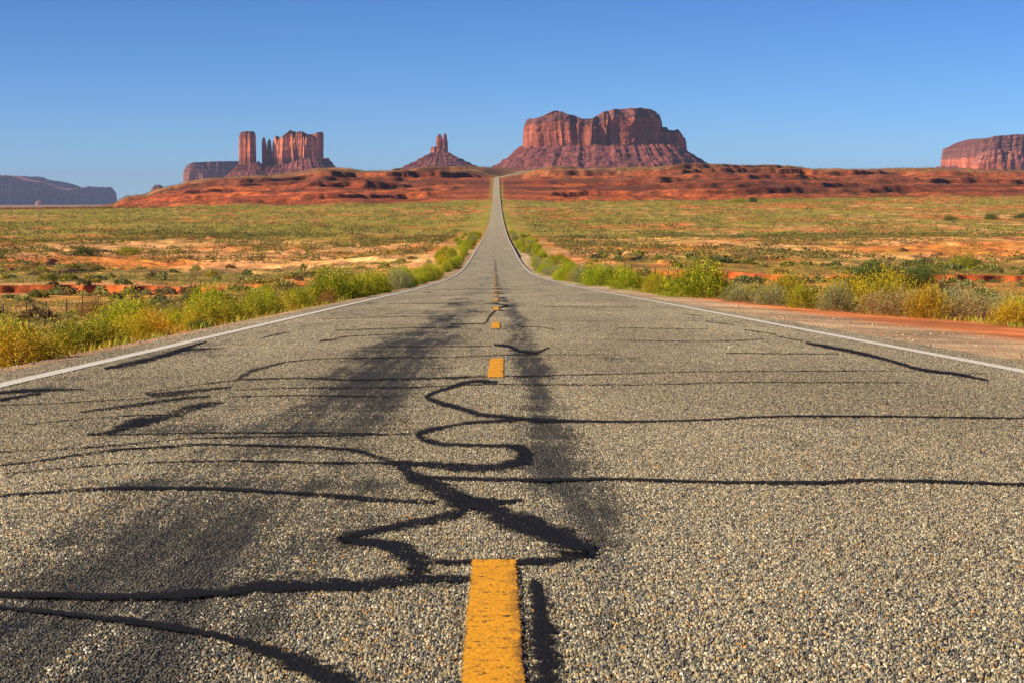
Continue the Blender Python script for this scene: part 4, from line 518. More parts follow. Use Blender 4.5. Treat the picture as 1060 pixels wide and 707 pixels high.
    me = mesh_np(name, V - np.array(parent.location), grid_faces(len(V) // nper, nper, True), rock_m, C, smooth=False)
    return link(name, me, parent)
def talus(name, parent, D, cin, cout, prof, ground_row, din, dout, seed, nper=420, nr=46, y0=0.0, colr=TAL, conc=1.25, ledge=.5, gul=9.0):
    """apron of broken rock from under the cliff (cin, din) out to (cout, dout)"""
    pc = np.array(prof, float); X, Zt = px(D, pc[:, 0], pc[:, 1]); _, zg = px(D, 0, ground_row)
    ia, _ = px(D, cin[0], 0); ib, _ = px(D, cin[1], 0); oa, _ = px(D, cout[0], 0); ob, _ = px(D, cout[1], 0)
    th = np.linspace(0, 2 * np.pi, nper, endpoint=False); ct = np.cos(th); stn = np.sin(th)
    se = lambda c, e: np.sign(c) * np.abs(c) ** (2 / e)
    xi = (ia + ib) / 2 + se(ct, 2.6) * (ib - ia) / 2; yi = se(stn, 2.6) * din / 2
    cx = (ia + ib) / 2
    xo = np.where(ct > 0, cx + se(ct, 2.2) * (ob - cx), cx + se(ct, 2.2) * (cx - oa)); yo = se(stn, 2.2) * dout / 2
    q = np.linspace(0, 1, nr)[:, None]
    zi = np.interp(xi, X, Zt); zi = zi + .12 * (zi.max() - zg) * (fbm(th * 26, 0 * th, seed + 3, 3) - .5)
    gl = fbm((xi * (1 - q) + xo * q) / 34, (yi * (1 - q) + yo * q) / 46, seed, 5) - .5
    gl2 = np.abs(fbm(th[None] * 13 + 2 * fbm(th[None] * 5, q * 3, seed + 8, 3), q * 2.2, seed + 6, 4) - .5)
    Xq = xi * (1 - q) + xo * q; Yq = yi * (1 - q) + yo * q
    drop = (1 - q) ** conc
    z = zg + (zi[None] - zg) * drop + gul * (gl * 2.4 - gl2 * 1.0) * np.sin(np.pi * np.clip(q * .9 + .1, 0, 1))
    hstep = (zi.max() - zg) / 7.0; w = z / hstep + .5 * (vn(th[None] * 8, q, seed + 9) - .5)
    fr = w - np.floor(w); z = z + ledge * hstep * (sm(.35, .6, fr) - fr) * (q > .03)
    riser = sm(.35, .45, fr) * (1 - sm(.5, .6, fr))
    C = mix(np.broadcast_to(colr, z.shape + (3,)), colr * np.array([.5, .45, .55]), riser * .75 * ledge * 1.6 * vn(th[None] * 12, q * 4, seed + 2))
    C = mix(C, colr * np.array([1.25, 1.2, 1.0]), sm(.5, .7, fbm(th[None] * 20, q * 6, seed + 4, 4)) * .6)
    V = np.concatenate([np.stack([Xq, Yq, z], -1).reshape(-1, 3)]); V[:, 1] += D + y0
    # closed top under the cliff
    V = np.concatenate([V, [[cx, D + y0, float(zi.mean()) ]]]); C = np.concatenate([C.reshape(-1, 3), [colr]])
    F = grid_faces(nr, nper, True)
    me = mesh_np(name, V - np.array(parent.location), F, rock_m, C, smooth=False)
    return link(name, me, parent)
def root(name, D, col, row, y0=0.0, **k):
    x, z = px(D, col, row); return empty(name, (float(x), D + y0, float(z)), **k)

D = 7000
r_ = root('sandstone_butte', D, 625, 178, label='broad flat-topped red butte straight behind the bend of the road', cat='butte')
MB = [(536, 134), (541, 132), (543, 128), (545, 125.4), (559, 123.8), (568, 119), (574.7, 117.4), (580, 118), (586, 121.5), (592.8, 122), (599.6, 125.4), (611, 125), (622, 119), (633.6, 116), (647, 115), (663, 114.3), (673, 116.3), (681, 121), (685.6, 125), (688, 130), (692, 136)]
cliff('cliff', r_, D, 540, 688, MB, 157, 330, [(52, 150), (30, 55), (12, 20)], 3, expo=3.0, nper=700, nlev=48, taper=.03, cap=.20, jag=9, steps=4)
cliff('shoulder_cliff', r_, D, 672, 711, [(670, 133), (688, 133), (690, 136), (695, 136.5), (700, 135), (704, 140), (706, 143.5), (708, 143.8), (709, 152), (712, 156)], 162, 170, [(12, 50), (8, 20)], 40, nper=260, taper=.04, cap=.1, jag=4, y0=10)
talus('talus', r_, D, (538, 709), (488, 762), [(530, 153), (600, 152), (690, 152), (700, 154), (712, 158)], 186, 330, 800, 9, nper=900, nr=70, gul=10, ledge=.22)

D = 8200
r_ = root('sandstone_spires', D, 456, 180, label='twin-spired thin red rock formation left of the vanishing road', cat='rock spires')
cliff('spire', r_, D, 451.2, 458.6, [(451, 151), (452.3, 146), (453.2, 142), (454.6, 139.5), (456, 139.6), (457.2, 143), (458, 149), (459, 152)], 163, 32, [(5, 18), (3, 8)], 61, nper=140, taper=.25, cap=0.01, expo=2.4)
cliff('spire', r_, D, 457.8, 464.3, [(457, 149), (458.6, 146), (459.6, 143), (460, 139.6), (461, 138.6), (462, 139.5), (462.3, 143), (463, 148), (464, 154), (465, 157)], 163, 30, [(4, 16), (3, 8)], 66, nper=140, taper=.22, cap=.01, expo=2.4)
cliff('shoulder_cliff', r_, D, 445.6, 463.5, [(445, 154), (446.5, 153.2), (451, 152.8), (455, 153), (458, 155), (464, 157)], 164, 60, [(7, 22), (5, 10)], 71, nper=220, taper=.06, cap=.1, jag=3)
talus('talus', r_, D, (445, 466), (386, 524), [(440, 161), (452, 159), (460, 158), (466, 159.5)], 181, 90, 420, 75, nper=500, nr=50, ledge=.45, conc=1.5, gul=6)

D = 8000
r_ = root('sandstone_tower', D, 257, 184, label='single tall square rock tower left of the castle-shaped butte', cat='rock tower')
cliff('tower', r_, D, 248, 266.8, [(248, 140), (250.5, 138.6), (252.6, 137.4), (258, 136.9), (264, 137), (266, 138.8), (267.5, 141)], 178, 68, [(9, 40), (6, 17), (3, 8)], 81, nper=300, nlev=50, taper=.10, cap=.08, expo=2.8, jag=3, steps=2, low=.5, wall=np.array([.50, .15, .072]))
talus('talus', r_, D, (247, 269), (228, 292), [(240, 173), (258, 171), (268, 168), (270, 168)], 188, 90, 330, 85, nper=400, nr=40, gul=7, ledge=.3)
r_ = root('castle_butte', D, 310, 184, y0=40, label='castle-shaped red butte with a jagged wall of fins right of the tower', cat='butte')
cliff('pinnacle', r_, D, 270.8, 276.9, [(271, 150), (271.8, 145), (272.6, 142.6), (274, 143.6), (275.3, 149), (276.4, 156)], 178, 26, [(3, 14), (2, 6)], 91, nper=120, taper=.12, cap=.01, expo=2.4, y0=40)
cliff('pinnacle', r_, D, 276.4, 281.8, [(276.5, 150), (277.6, 146.5), (279, 144.3), (280, 146), (280.6, 152), (281, 158)], 178, 24, [(3, 14), (2, 6)], 95, nper=120, taper=.12, cap=.01, expo=2.4, y0=40)
KB = [(282, 150), (283, 148.5), (284, 149.5), (285, 144), (286.6, 141), (288, 141.8), (288.8, 148), (289.4, 149.5), (290.4, 144), (293, 142.4), (296, 140), (297.8, 139.2), (299, 137.4), (300.8, 136), (303, 136.2), (304.3, 139.5), (305.4, 144.5), (306.4, 143), (308, 137.8), (311, 137), (314, 137.4), (315, 141), (316, 144.5), (317.2, 142.5), (320, 139.8), (323, 140), (325, 142), (326, 149), (326.8, 147), (327.2, 139), (329, 138), (331, 137.2), (333, 137.4), (334.4, 141), (335.5, 150), (337, 163)]
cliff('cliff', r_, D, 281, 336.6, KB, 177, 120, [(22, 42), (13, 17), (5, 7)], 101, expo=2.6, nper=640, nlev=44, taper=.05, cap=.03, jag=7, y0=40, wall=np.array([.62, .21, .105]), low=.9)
talus('talus', r_, D, (269, 339), (246, 364), [(262, 174), (276, 173), (300, 170), (312, 165), (325, 163.5), (340, 164.5)], 192, 150, 420, 105, nper=640, nr=50, y0=40, conc=1.0, gul=7, ledge=.3)

D = 12500
r_ = root('distant_mesa', D, 219, 192, label='low flat bluish mesa behind the lone rock tower', cat='mesa')
cliff('cliff', r_, D, 192, 252, [(191, 182), (193.5, 179), (197, 175), (201, 171.2), (208, 169.4), (220, 168.8), (246, 168), (253, 168)], 192, 500, [(30, 110), (16, 40), (7, 16)], 111, nper=600, taper=.03, cap=.3, shear=.35, wall=np.array([.26, .10, .08]), jag=5)
D = 20000
r_ = root('far_mesa', D, 40, 213, label='long blue shadowed mesa on the horizon at the left edge', cat='mesa')
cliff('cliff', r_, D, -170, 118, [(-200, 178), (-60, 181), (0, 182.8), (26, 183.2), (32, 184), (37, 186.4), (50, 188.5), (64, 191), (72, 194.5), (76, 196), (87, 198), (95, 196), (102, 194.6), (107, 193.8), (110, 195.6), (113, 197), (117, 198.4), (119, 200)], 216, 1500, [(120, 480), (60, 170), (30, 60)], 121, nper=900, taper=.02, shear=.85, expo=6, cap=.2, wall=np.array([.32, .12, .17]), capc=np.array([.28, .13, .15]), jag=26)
talus('talus', r_, D, (-165, 112), (-230, 130), [(-200, 206), (40, 207), (112, 209)], 216, 1400, 2100, 125, nper=600, nr=30, gul=20, colr=np.array([.33, .17, .13])) if False else None
r_ = root('rock_knob', 19000, 42, 213, y0=-2500, label='small pale rock knob standing before the long blue mesa', cat='rock')
cliff('knob', r_, 16500, 38, 46, [(37, 213), (40, 210), (41.6, 207.5), (43, 207.6), (44, 210), (47, 213)], 216, 60, [(10, 40)], 131, nper=80, nlev=12, taper=.35, cap=.01, expo=2.2, wall=np.array([.5, .27, .2]))
D = 14000
r_ = root('far_butte', D, 164, 200, label='tiny pinkish butte top showing over the left end of the red slope', cat='butte')
cliff('cliff', r_, D, 157, 172, [(156, 198), (158.5, 195.5), (161, 193.2), (163, 191.8), (166, 191.6), (169, 193), (171, 195), (173, 197)], 206, 90, [(10, 40), (6, 18)], 135, nper=140, nlev=16, taper=.15, cap=.2, wall=np.array([.42, .2, .15]))

D = 9000
r_ = root('stepped_mesa', D, 1050, 180, label='stepped red mesa with a sheer left face at the right edge', cat='mesa')
cliff('cliff', r_, D, 978.5, 1240, [(974, 166), (976, 163), (977.5, 160.5), (979, 156), (983, 154), (994.6, 152), (997, 150), (1001, 148), (1010, 145), (1016, 143.3), (1025, 142.6), (1035, 141.8), (1045, 142.4), (1050.6, 143), (1054, 141.6), (1060, 143.6), (1080, 142), (1180, 141), (1250, 143)], 182, 700, [(60, 210), (26, 70), (10, 24)], 141, nper=1000, nlev=48, taper=.015, expo=5, cap=.4, jag=5, steps=5)
cliff('buttress', r_, D, 984, 1052, [(980, 176), (985, 172), (992, 164), (998, 160.5), (1004, 158.4), (1012, 158), (1020, 159.5), (1028, 163), (1036, 166), (1046, 169), (1056, 175)], 182, 200, [(22, 70), (12, 26)], 151, nper=420, nlev=30, taper=.10, cap=.35, jag=5, y0=-360, capc=np.array([.33, .12, .085]))
talus('talus', r_, D, (974, 1240), (955, 1270), [(960, 173), (1010, 172), (1060, 171), (1240, 171)], 182, 720, 1250, 155, nper=700, nr=40, gul=10)

# ------------------------------------------------------------------ vegetation
def leaf_mat(name):
    m, tr, b = new_mat(name); N = NT(tr)
    at = N.n('VertexColor', layer_name='Col').outputs[0]; rd = N.n('ObjectInfo').outputs['Random']
    c = N.mixc(1.0, at, N.grey(N.maprange(rd, 0, 1, .8, 1.2)), 'MULTIPLY')
    N.link(c, b.inputs['Base Color']); b.inputs['Roughness'].default_value = .75
    tl = N.n('BsdfTranslucent', {0: c}); mx = N.n('MixShader', {0: .28, 1: b.outputs[0], 2: tl.outputs[0]})
    N.link(mx.outputs[0], tr.nodes['Material Output'].inputs['Surface']); return m
leaf_m = leaf_mat('foliage'); twig_m, _, tb = new_mat('woody_stem'); tb.inputs['Base Color'].default_value = (.16, .10, .06, 1)
def blades(rng, P, Dn, Ln, W, C):
    """one thin diamond leaf per row of P, along Dn"""
    n = len(P); Dn = Dn / (np.linalg.norm(Dn, axis=1)[:, None] + 1e-9)
    s = np.cross(Dn, rng.normal(size=(n, 3))); s /= np.linalg.norm(s, axis=1)[:, None] + 1e-9
    L = Ln[:, None]; w = W[:, None]
    V = np.stack([P, P + Dn * L * .5 + s * w, P + Dn * L, P + Dn * L * .5 - s * w], 1).reshape(-1, 3)
    return V, np.arange(4 * n).reshape(-1, 4), np.repeat(C, 4, 0)
def dome(rng, n, rx, h, low=.25, lump=.3):
    d = rng.normal(size=(n, 3)); d[:, 2] = np.abs(d[:, 2]); d /= np.linalg.norm(d, axis=1)[:, None]
    ph = rng.random(6) * 6.28; az = np.arctan2(d[:, 1], d[:, 0])
    lm = 1 + lump * (np.sin(3 * az + ph[0]) * .45 + np.sin(5 * az + ph[1] + 4 * d[:, 2]) * .35 + np.sin(9 * az + ph[2] - 5 * d[:, 2]) * .35 + np.sin(7 * d[:, 2] + ph[3]) * .2)
    r = low + (1 - low) * rng.random(n) ** .45
    P = d * (r * lm)[:, None] * np.array([rx, rx, h]); return P, d, r
KIND = {  # leaf colours (dark to light), tip colour, share of tips, dome radius for height 1, leaf length, width, count
    'lime':   ([(.15, .21, .012), (.32, .40, .016), (.47, .51, .022)], (.75, .62, .02), .10, .82, .062, .0105, 8000),
    'yellow': ([(.24, .24, .012), (.44, .40, .018), (.55, .46, .03)], (.80, .55, .012), .16, .85, .062, .0105, 7500),
    'olive':  ([(.18, .22, .02), (.33, .35, .02), (.44, .41, .03)], (.52, .44, .03), .14, .85, .078, .014, 4400),
    'gold':   ([(.38, .26, .015), (.56, .37, .02), (.66, .46, .04)], (.72, .45, .02), .18, .9, .075, .014, 4400),
    'sage':   ([(.19, .21, .07), (.31, .32, .12), (.42, .41, .20)], (.48, .46, .22), .14, .9, .07, .014, 4200),
    'tan':    ([(.34, .24, .09), (.50, .36, .16), (.42, .35, .12)], (.58, .45, .2), .15, .95, .10, .010, 3800),
    'dark':   ([(.035, .06, .014), (.07, .12, .02), (.10, .17, .03)], (.10, .15, .03), .1, 1.2, .045, .009, 13000),
    'russet': ([(.16, .05, .02), (.24, .09, .03), (.20, .12, .04)], (.30, .14, .05), .1, 1.15, .12, .010, 2000),
}
def bush_meshes(kind, seed):
    rng = np.random.default_rng(seed); pal, tip, ts, rx, ll, lw, n = KIND[kind]; pal = np.array(pal)
    P, d, r = dome(rng, n, rx, .9, .22); P[:, 2] += .03
    C = pal[rng.integers(0, 3, n)] * (.8 + .4 * rng.random((n, 1)))
    C = C * .6 + .4 * pal[np.clip((fbm(d[:, 0] * 3 + 5, d[:, 1] * 3 + 5 + d[:, 2] * 2, seed, 2) * 4.2 - .6).astype(int), 0, 2)]
    up = d * np.array([.8, .8, .6]) + np.array([0, 0, .25]) + rng.normal(size=(n, 3)) * .45
    out = {'foliage': blades(rng, P, up, ll * (.6 + .8 * rng.random(n)), lw * (.7 + .7 * rng.random(n)), C)}
    zt = np.percentile(out['foliage'][0][:, 2], 98)
    k = int(n * ts); P, d, r = dome(rng, k, rx * 1.06, .96, .88)
    keep = P[:, 2] > .22; P = P[keep]; d = d[keep]; k = len(P); P[:, 2] += .04
    up = d * .7 + np.array([0, 0, .6]) + rng.normal(size=(k, 3)) * .5
    out['blossoms'] = blades(rng, P, up, .028 * (.7 + .8 * rng.random(k)), .012 * (.8 + .7 * rng.random(k)), np.array(tip) * (.75 + .5 * rng.random((k, 1))))
    s = 46; d = rng.normal(size=(s, 3)); d[:, 2] = np.abs(d[:, 2]) + .5; d /= np.linalg.norm(d, axis=1)[:, None]
    out['stems'] = blades(rng, d * .02, d * np.array([rx, rx, .9]), np.full(s, .75), np.full(s, .012), np.tile([.2, .13, .07], (s, 1)))
    for v in out.values(): v[0][:, 2] /= zt
    return {k2: mesh_np(k2, v[0], v[1], leaf_m if k2 != 'stems' else twig_m, v[2], smooth=False) for k2, v in out.items()}
BM = {(k, i): bush_meshes(k, 100 * n + i) for n, k in enumerate(KIND) for i in range(3)}
NAMES = {'lime': 'rabbitbrush', 'yellow': 'rabbitbrush', 'olive': 'rabbitbrush', 'gold': 'rabbitbrush', 'sage': 'sagebrush', 'tan': 'dry_bush', 'dark': 'greasewood_bush', 'russet': 'dry_bush'}
rnd = random.Random(12)
def bush(kind, x, Y, h, w=None, label=None, group=None, d=None):
    """an Empty at the foot; foliage, flower heads and stems are its parts"""
    s = (w / (2 * KIND[kind][3] * 1.05)) if w else h * rnd.uniform(.9, 1.1)
    o = empty(NAMES[kind], (x, Y, gz(x, Y) - .02), rnd.uniform(0, 6.28) if not d else 0, (s, d or s, h), label=label, cat='bush', group=group)
    for k, me in BM[(kind, rnd.randrange(3))].items(): link(k, me, o)
    return o
NB = [  # left of the road
 ('gold', -4.75, 20.8, .38, .9, 'low golden-brown bush nearest the camera, on the left gravel shoulder at the picture edge'),
 ('olive', -5.4, 23.5, .46, 1.0, 'tall olive bush just behind the nearest golden one'),
 ('lime', -6.6, 28, .58, 1.3, 'wide green bush at the left picture edge behind the golden one'),
 ('olive', -5.5, 27.6, .42, .95, 'mottled brown-and-olive bush third along the left shoulder'),
 ('olive', -5.75, 30.5, .44, .9, 'low olive bush between the mottled one and the yellow-flowered ones'),
 ('yellow', -5.7, 33, .44, .8, 'small bush thick with orange-yellow flowers on the left shoulder'),
 ('gold', -5.9, 36, .46, .9, 'golden bush right behind the orange-yellow flowered one'),
 ('lime', -7.2, 41, .75, 1.5, 'bright lime bush standing behind the golden row on the left'),
 ('olive', -5.4, 39, .54, .95, 'speckled brown bush on the left shoulder before the bright lime one'),
 ('dark', -5.15, 36.5, .20, .45, 'tiny dark green plant low on the left gravel'),
 ('olive', -5.5, 43, .48, 1.0, 'speckled olive bush in the middle of the left row'),
 ('lime', -6.6, 48.5, .88, 1.4, 'tall lime bush topping the middle of the left row'),
 ('olive', -5.5, 48, .52, 1.1, 'round brown-green bush at the foot of the tall lime one'),
 ('lime', -6.0, 54, .75, 1.2, 'lime bush farther along the left row past the tall lime one'),
 ('olive', -5.4, 57, .60, 1.0, 'olive bush with a reddish-brown base on the left row'),
 ('russet', -5.0, 62, .42, .6, 'small dark red bush just before the big round lime bush'),
 ('lime', -5.5, 70, 1.12, 2.2, 'big round lime-green bush, highest of the left roadside row'),
 ('olive', -5.0, 76, .7, 1.3, 'brownish olive bush right after the big round lime bush'),
 ('lime', -5.1, 84, .9, 1.7, 'light green bush second after the big round lime bush'),
 ('yellow', -5.2, 90, .85, 1.4, 'yellow-flowered bush third after the big round lime bush'),
 # right of the road
 ('gold', 9.3, 38.5, .46, .8, 'low golden tuft-like bush at the right picture edge on red sand'),
 ('gold', 9.0, 44.5, .68, .95, 'golden-ochre round bush at the front of the right thicket'),
 ('tan', 9.8, 44.3, .55, 1.2, 'straw-coloured dry bush right of the golden-ochre one'),
 ('tan', 8.4, 45.2, .55, 1.5, 'straw-coloured dry bush under the bright yellow-green one'),
 ('yellow', 8.9, 49, .92, 1.6, 'bright yellow-green bush standing highest in the right thicket'),
 ('sage', 7.7, 48.5, .62, 1.0, 'grey-green bush left of the straw-coloured dry ones'),
 ('sage', 11.2, 52, .8, 1.7, 'big pale grey-green bush right of the bright yellow-green one'),
 ('lime', 12.3, 50, .62, 1.0, 'pale lime bush between the big grey one and the picture edge'),
 ('sage', 13.0, 55, .7, 1.3, 'grey-green bush at the right picture edge behind the pale lime one'),
 ('olive', 11.0, 45.5, .38, .7, 'small olive bush alone on the red sand toward the right edge'),
 ('olive', 7.35, 51.5, .55, .9, 'olive bush at the front left end of the right thicket'),
 ('yellow', 9.4, 58, .80, 1.5, 'yellow-topped bush behind the left half of the right thicket'),
 ('yellow', 8.6, 64, .85, 1.6, 'yellow-flowered bush farther back and left in the right thicket'),
 ('sage', 7.2, 56, .5, 1.1, 'low grey-green weed-like bush beside the right gravel'),
 ('sage', 6.9, 61, .48, 1.1, 'second low grey-green bush along the right gravel toward the big lime one'),
 ('lime', 6.75, 71.5, 1.15, 2.5, 'big wide lime bush alone nearest the white line on the right'),
 ('olive', 6.1, 78, .55, .9, 'low olive bush just beyond the big wide lime bush'),
 ('yellow', 6.2, 84, .7, 1.1, 'yellow-green bush second beyond the big wide lime bush'),
 ('lime', 5.8, 97, .95, 1.5, 'rounded lime bush beside the right line halfway to the dip'),
 ('lime', 5.4, 114, 1.1, 2.3, 'wide lime bush hugging the right line where it curves up'),
]
for k, x, Y, h, w, lab in NB: bush(k, x, Y, h, w, lab)
bush('dark', 34.2, 192, 2.4, 6.6, 'broad dark green bush behind the right thicket, the larger of two', d=3.0)
bush('dark', 38.8, 194, 2.1, 5.2, 'smaller dark green bush joined to the right of the broad one', d=2.6)
bush('olive', 63, 288, 2.0, 5.0, 'green bush on bare sand right of the dark green pair')
bush('russet', -24.3, 128, 1.15, 2.6, 'reddish-brown dry bush by the fence on the left plain')
bush('russet', -22.6, 133, .95, 2.0, 'second reddish-brown bush right beside the first by the fence')
bush('dark', -21.5, 150, 1.0, 2.0, 'dark green bush right of the reddish-brown pair')
bush('dark', -92, 385, 2.2, 9, 'dark shrub patch on the left plain at the picture edge', d=3)
bush('dark', -80, 410, 1.9, 6, 'dark shrub patch right of the one at the left edge', d=3)
bush('olive', -73, 420, 1.7, 6, 'brown-green shrub patch third from the left edge on the plain', d=3)
bush('dark', 176, 1480, 4.0, 7, 'darker of two small trees where the green plain meets the red slope', d=5)
bush('olive', 166, 1470, 3.0, 13, 'lower wide shrub beside the small dark tree on the far plain', d=5)
bush('dark', 199, 940, 2.4, 6, 'lone dark shrub far out on the right green plain', d=4)
bush('dark', 222, 960, 2.8, 7, 'dark pointed shrub far right on the green plain', d=4)
bush('dark', 244, 985, 2.2, 14, 'long dark shrub patch at the right edge of the green plain', d=4)
# rows along both verges
side = random.Random(5); kinds = ['lime', 'lime', 'yellow', 'olive', 'lime', 'olive', 'sage']
for sgn, y0 in ((-1, 92), (1, 118)):
    Y = y0
    while Y < 620:
        Y += side.uniform(.010, .024) * Y + .3; e = float(edge_l(Y)) if sgn < 0 else float(edge_r(Y)); h = side.uniform(.55, 1.1)
        x = e + sgn * (1.25 + side.random() ** 1.6 * 5.0)
        bush(side.choice(kinds), x, Y, h, h * side.uniform(1.4, 2.0), 'yellow-green roadside bush on the ' + ('left' if sgn < 0 else 'right') + ' verge down in the dip beyond the separate big bushes', 'roadside bushes along the ' + ('left' if sgn < 0 else 'right') + ' verge')
# second line behind the near roadside bushes
for sgn, ya, yb_, n in ((-1, 24, 120, 20), (1, 50, 125, 22)):
    for i in range(n):
        Y = ya * (yb_ / ya) ** side.random(); e = float(edge_l(Y)) if sgn < 0 else float(edge_r(Y))
        off = side.uniform(4.6, 12) if sgn < 0 else side.uniform(4.5 if Y > 70 else 7.5, 15)
        h = side.uniform(.3, .58) * (1 if Y > 40 else .8)
        bush(side.choice(['olive', 'sage', 'lime', 'olive', 'gold', 'sage', 'yellow'] if sgn < 0 else ['sage', 'sage', 'olive', 'lime', 'yellow', 'tan']), e + sgn * off, Y, h, h * side.uniform(1.4, 2.1),
             'smaller bush filling in behind the front row of bushes on the ' + ('left' if sgn < 0 else 'right') + ' roadside', 'filler bushes behind the ' + ('left' if sgn < 0 else 'right') + ' roadside row')

# low shrubs of the plain
def shrub_np(rng, n=60, wide=1.0):
    P, d, r = dome(rng, n, .62 * wide, .8, .5); P[:, 2] += .02
    up = d + np.array([0, 0, .5]) + rng.normal(size=(n, 3)) * .5
    return blades(rng, P, up, .34 * (.6 + .7 * rng.random(n)), .075 * (.7 + .7 * rng.random(n)), np.ones((n, 3)) * (.7 + .6 * rng.random((n, 1))))
PAL = np.array([[.21, .23, .06], [.27, .26, .05], [.16, .18, .06], [.30, .29, .09], [.36, .29, .05], [.20, .15, .06]])
rng = np.random.default_rng(8); protos = []
for i in range(10):
    V, F, C = shrub_np(rng, 240); protos.append(mesh_np('plain_shrub', V, F, leaf_m, C * PAL[i % 6] * 1.15, smooth=False))
def spot(rng, ya, yb_):
    while True:
        Y = math.sqrt(ya * ya + (yb_ * yb_ - ya * ya) * rng.random()); x = rng.uniform(-.262, .262) * Y
        e = max(float(edge_l(Y)) - x, x - float(edge_r(Y)))
        if e > 9 and fbm(np.array([x / 18]), np.array([Y / 30]), 201, 3)[0] > .36 + .25 * rng.random(): return x, Y
for i in range(298):
    x, Y = spot(rng, 105, 325); h = rng.uniform(.35, .8) * (1.25 if Y > 200 else 1)
    o = link('plain_shrub', protos[i % 10]); w = h * rng.uniform(1.0, 1.9)
    o.location = (x, Y, gz(x, Y) - .03); o.rotation_euler.z = rng.uniform(0, 6.28); o.scale = (w, w, h)
    tag(o, 'low grey-green desert shrub on the sandy plain short of the far green band', 'shrub', 'low shrubs scattered over the near plain')
def shrub_mass(name, n, ya, yb_, smin, smax, leaves, seed, label, ulim=.30, clump=.36):
    rng = np.random.default_rng(seed); Y = np.sqrt(ya * ya + (yb_ * yb_ - ya * ya) * rng.random(n * 4)); x = rng.uniform(-ulim, ulim, n * 4) * Y
    e = np.maximum(edge_l(Y) - x, x - edge_r(Y)); ok = (e > 9) & (fbm(x / 26, Y / 55, 205, 4) > clump + .28 * rng.random(n * 4)); x = x[ok][:n]; Y = Y[ok][:n]; n = len(x)
    zz = ground(x, Y); lib = [shrub_np(rng, leaves) for _ in range(12)]; pick = rng.integers(0, 12, n)
    s = rng.uniform(smin, smax, n) * (.7 + .6 * rng.random(n)); Vs = []; Cs = []
    for k in range(12):
        I = np.where(pick == k)[0]; V, F, C = lib[k]; w = s[I] * rng.uniform(1.0, 2.0, len(I))
        Vs.append((V[None] * np.stack([w, w, s[I]], -1)[:, None] + np.stack([x[I], Y[I], zz[I] - .05], -1)[:, None]).reshape(-1, 3))
        Cs.append((C[None] * PAL[rng.integers(0, 6, len(I))][:, None] * (.55 if name == 'slope_scrub' else 1)).reshape(-1, 3))
    V = np.concatenate(Vs); C = np.concatenate(Cs)
    return tag(link(name, mesh_np(name, V, np.arange(len(V)).reshape(-1, 4), leaf_m, C, smooth=False)), label, 'scrub', kind='stuff')
shrub_mass('ground_cover', 17000, 62, 335, .18, .46, 14, 30, 'low mottled weeds covering the sandy plain between the shrubs', clump=.28)
shrub_mass('desert_scrub', 8000, 325, 680, .40, 1.05, 26, 31, 'countless low shrubs dotting the orange plain in the middle distance', clump=.42)
shrub_mass('far_scrub', 11000, 600, 1600, .8, 1.5, 13, 32, 'countless tiny shrubs covering the far green plain below the red slope', clump=.25)
shrub_mass('slope_scrub', 14000, 1600, 3300, 1.2, 2.4, 9, 33, 'dark specks of scrub on the red bench and its rim', clump=.30)

# grass and weeds of the verges
def verge_grass(name, sgn, n, seed, label):
    rng = np.random.default_rng(seed); Y = 14 * (230 / 14) ** rng.random(n); e = edge_l(Y) if sgn < 0 else edge_r(Y)
    near = (1.55 if sgn < 0 else np.where(Y < 70, 5.3, 2.2)); off = near + rng.random(n) ** 1.3 * 13; x = e + sgn * off
    ok = fbm(x / 1.4, Y / 3, 210, 3) > .36 + .2 * rng.random(n); x = x[ok]; Y = Y[ok]; n = len(x); m_ = 9
    xx = np.repeat(x, m_) + rng.normal(size=n * m_) * .09; YY = np.repeat(Y, m_) + rng.normal(size=n * m_) * .09
    P = np.stack([xx, YY, ground(xx, YY) - .01], -1); h = np.repeat(rng.uniform(.05, .16, n), m_) * (.6 + .8 * rng.random(n * m_))
    pal = np.array([[.50, .36, .05], [.34, .34, .03], [.28, .33, .02], [.42, .30, .07], [.20, .25, .03]])
    C = np.repeat(pal[rng.integers(0, 5, n)], m_, 0) * (.75 + .5 * rng.random((n * m_, 1)))
    V, F, C = blades(rng, P, np.stack([rng.normal(size=n * m_) * .4, rng.normal(size=n * m_) * .4, np.ones(n * m_)], -1), h, .006 + .00012 * YY, C)
    tag(link(name, mesh_np(name, V, F, leaf_m, C, smooth=False)), label, 'grass', kind='stuff')
verge_grass('dry_grass', -1, 5000, 51, 'dry yellow-green grass between the bushes left of the road')
verge_grass('dry_grass', 1, 7000, 52, 'dry yellow-green grass between the bushes right of the road')
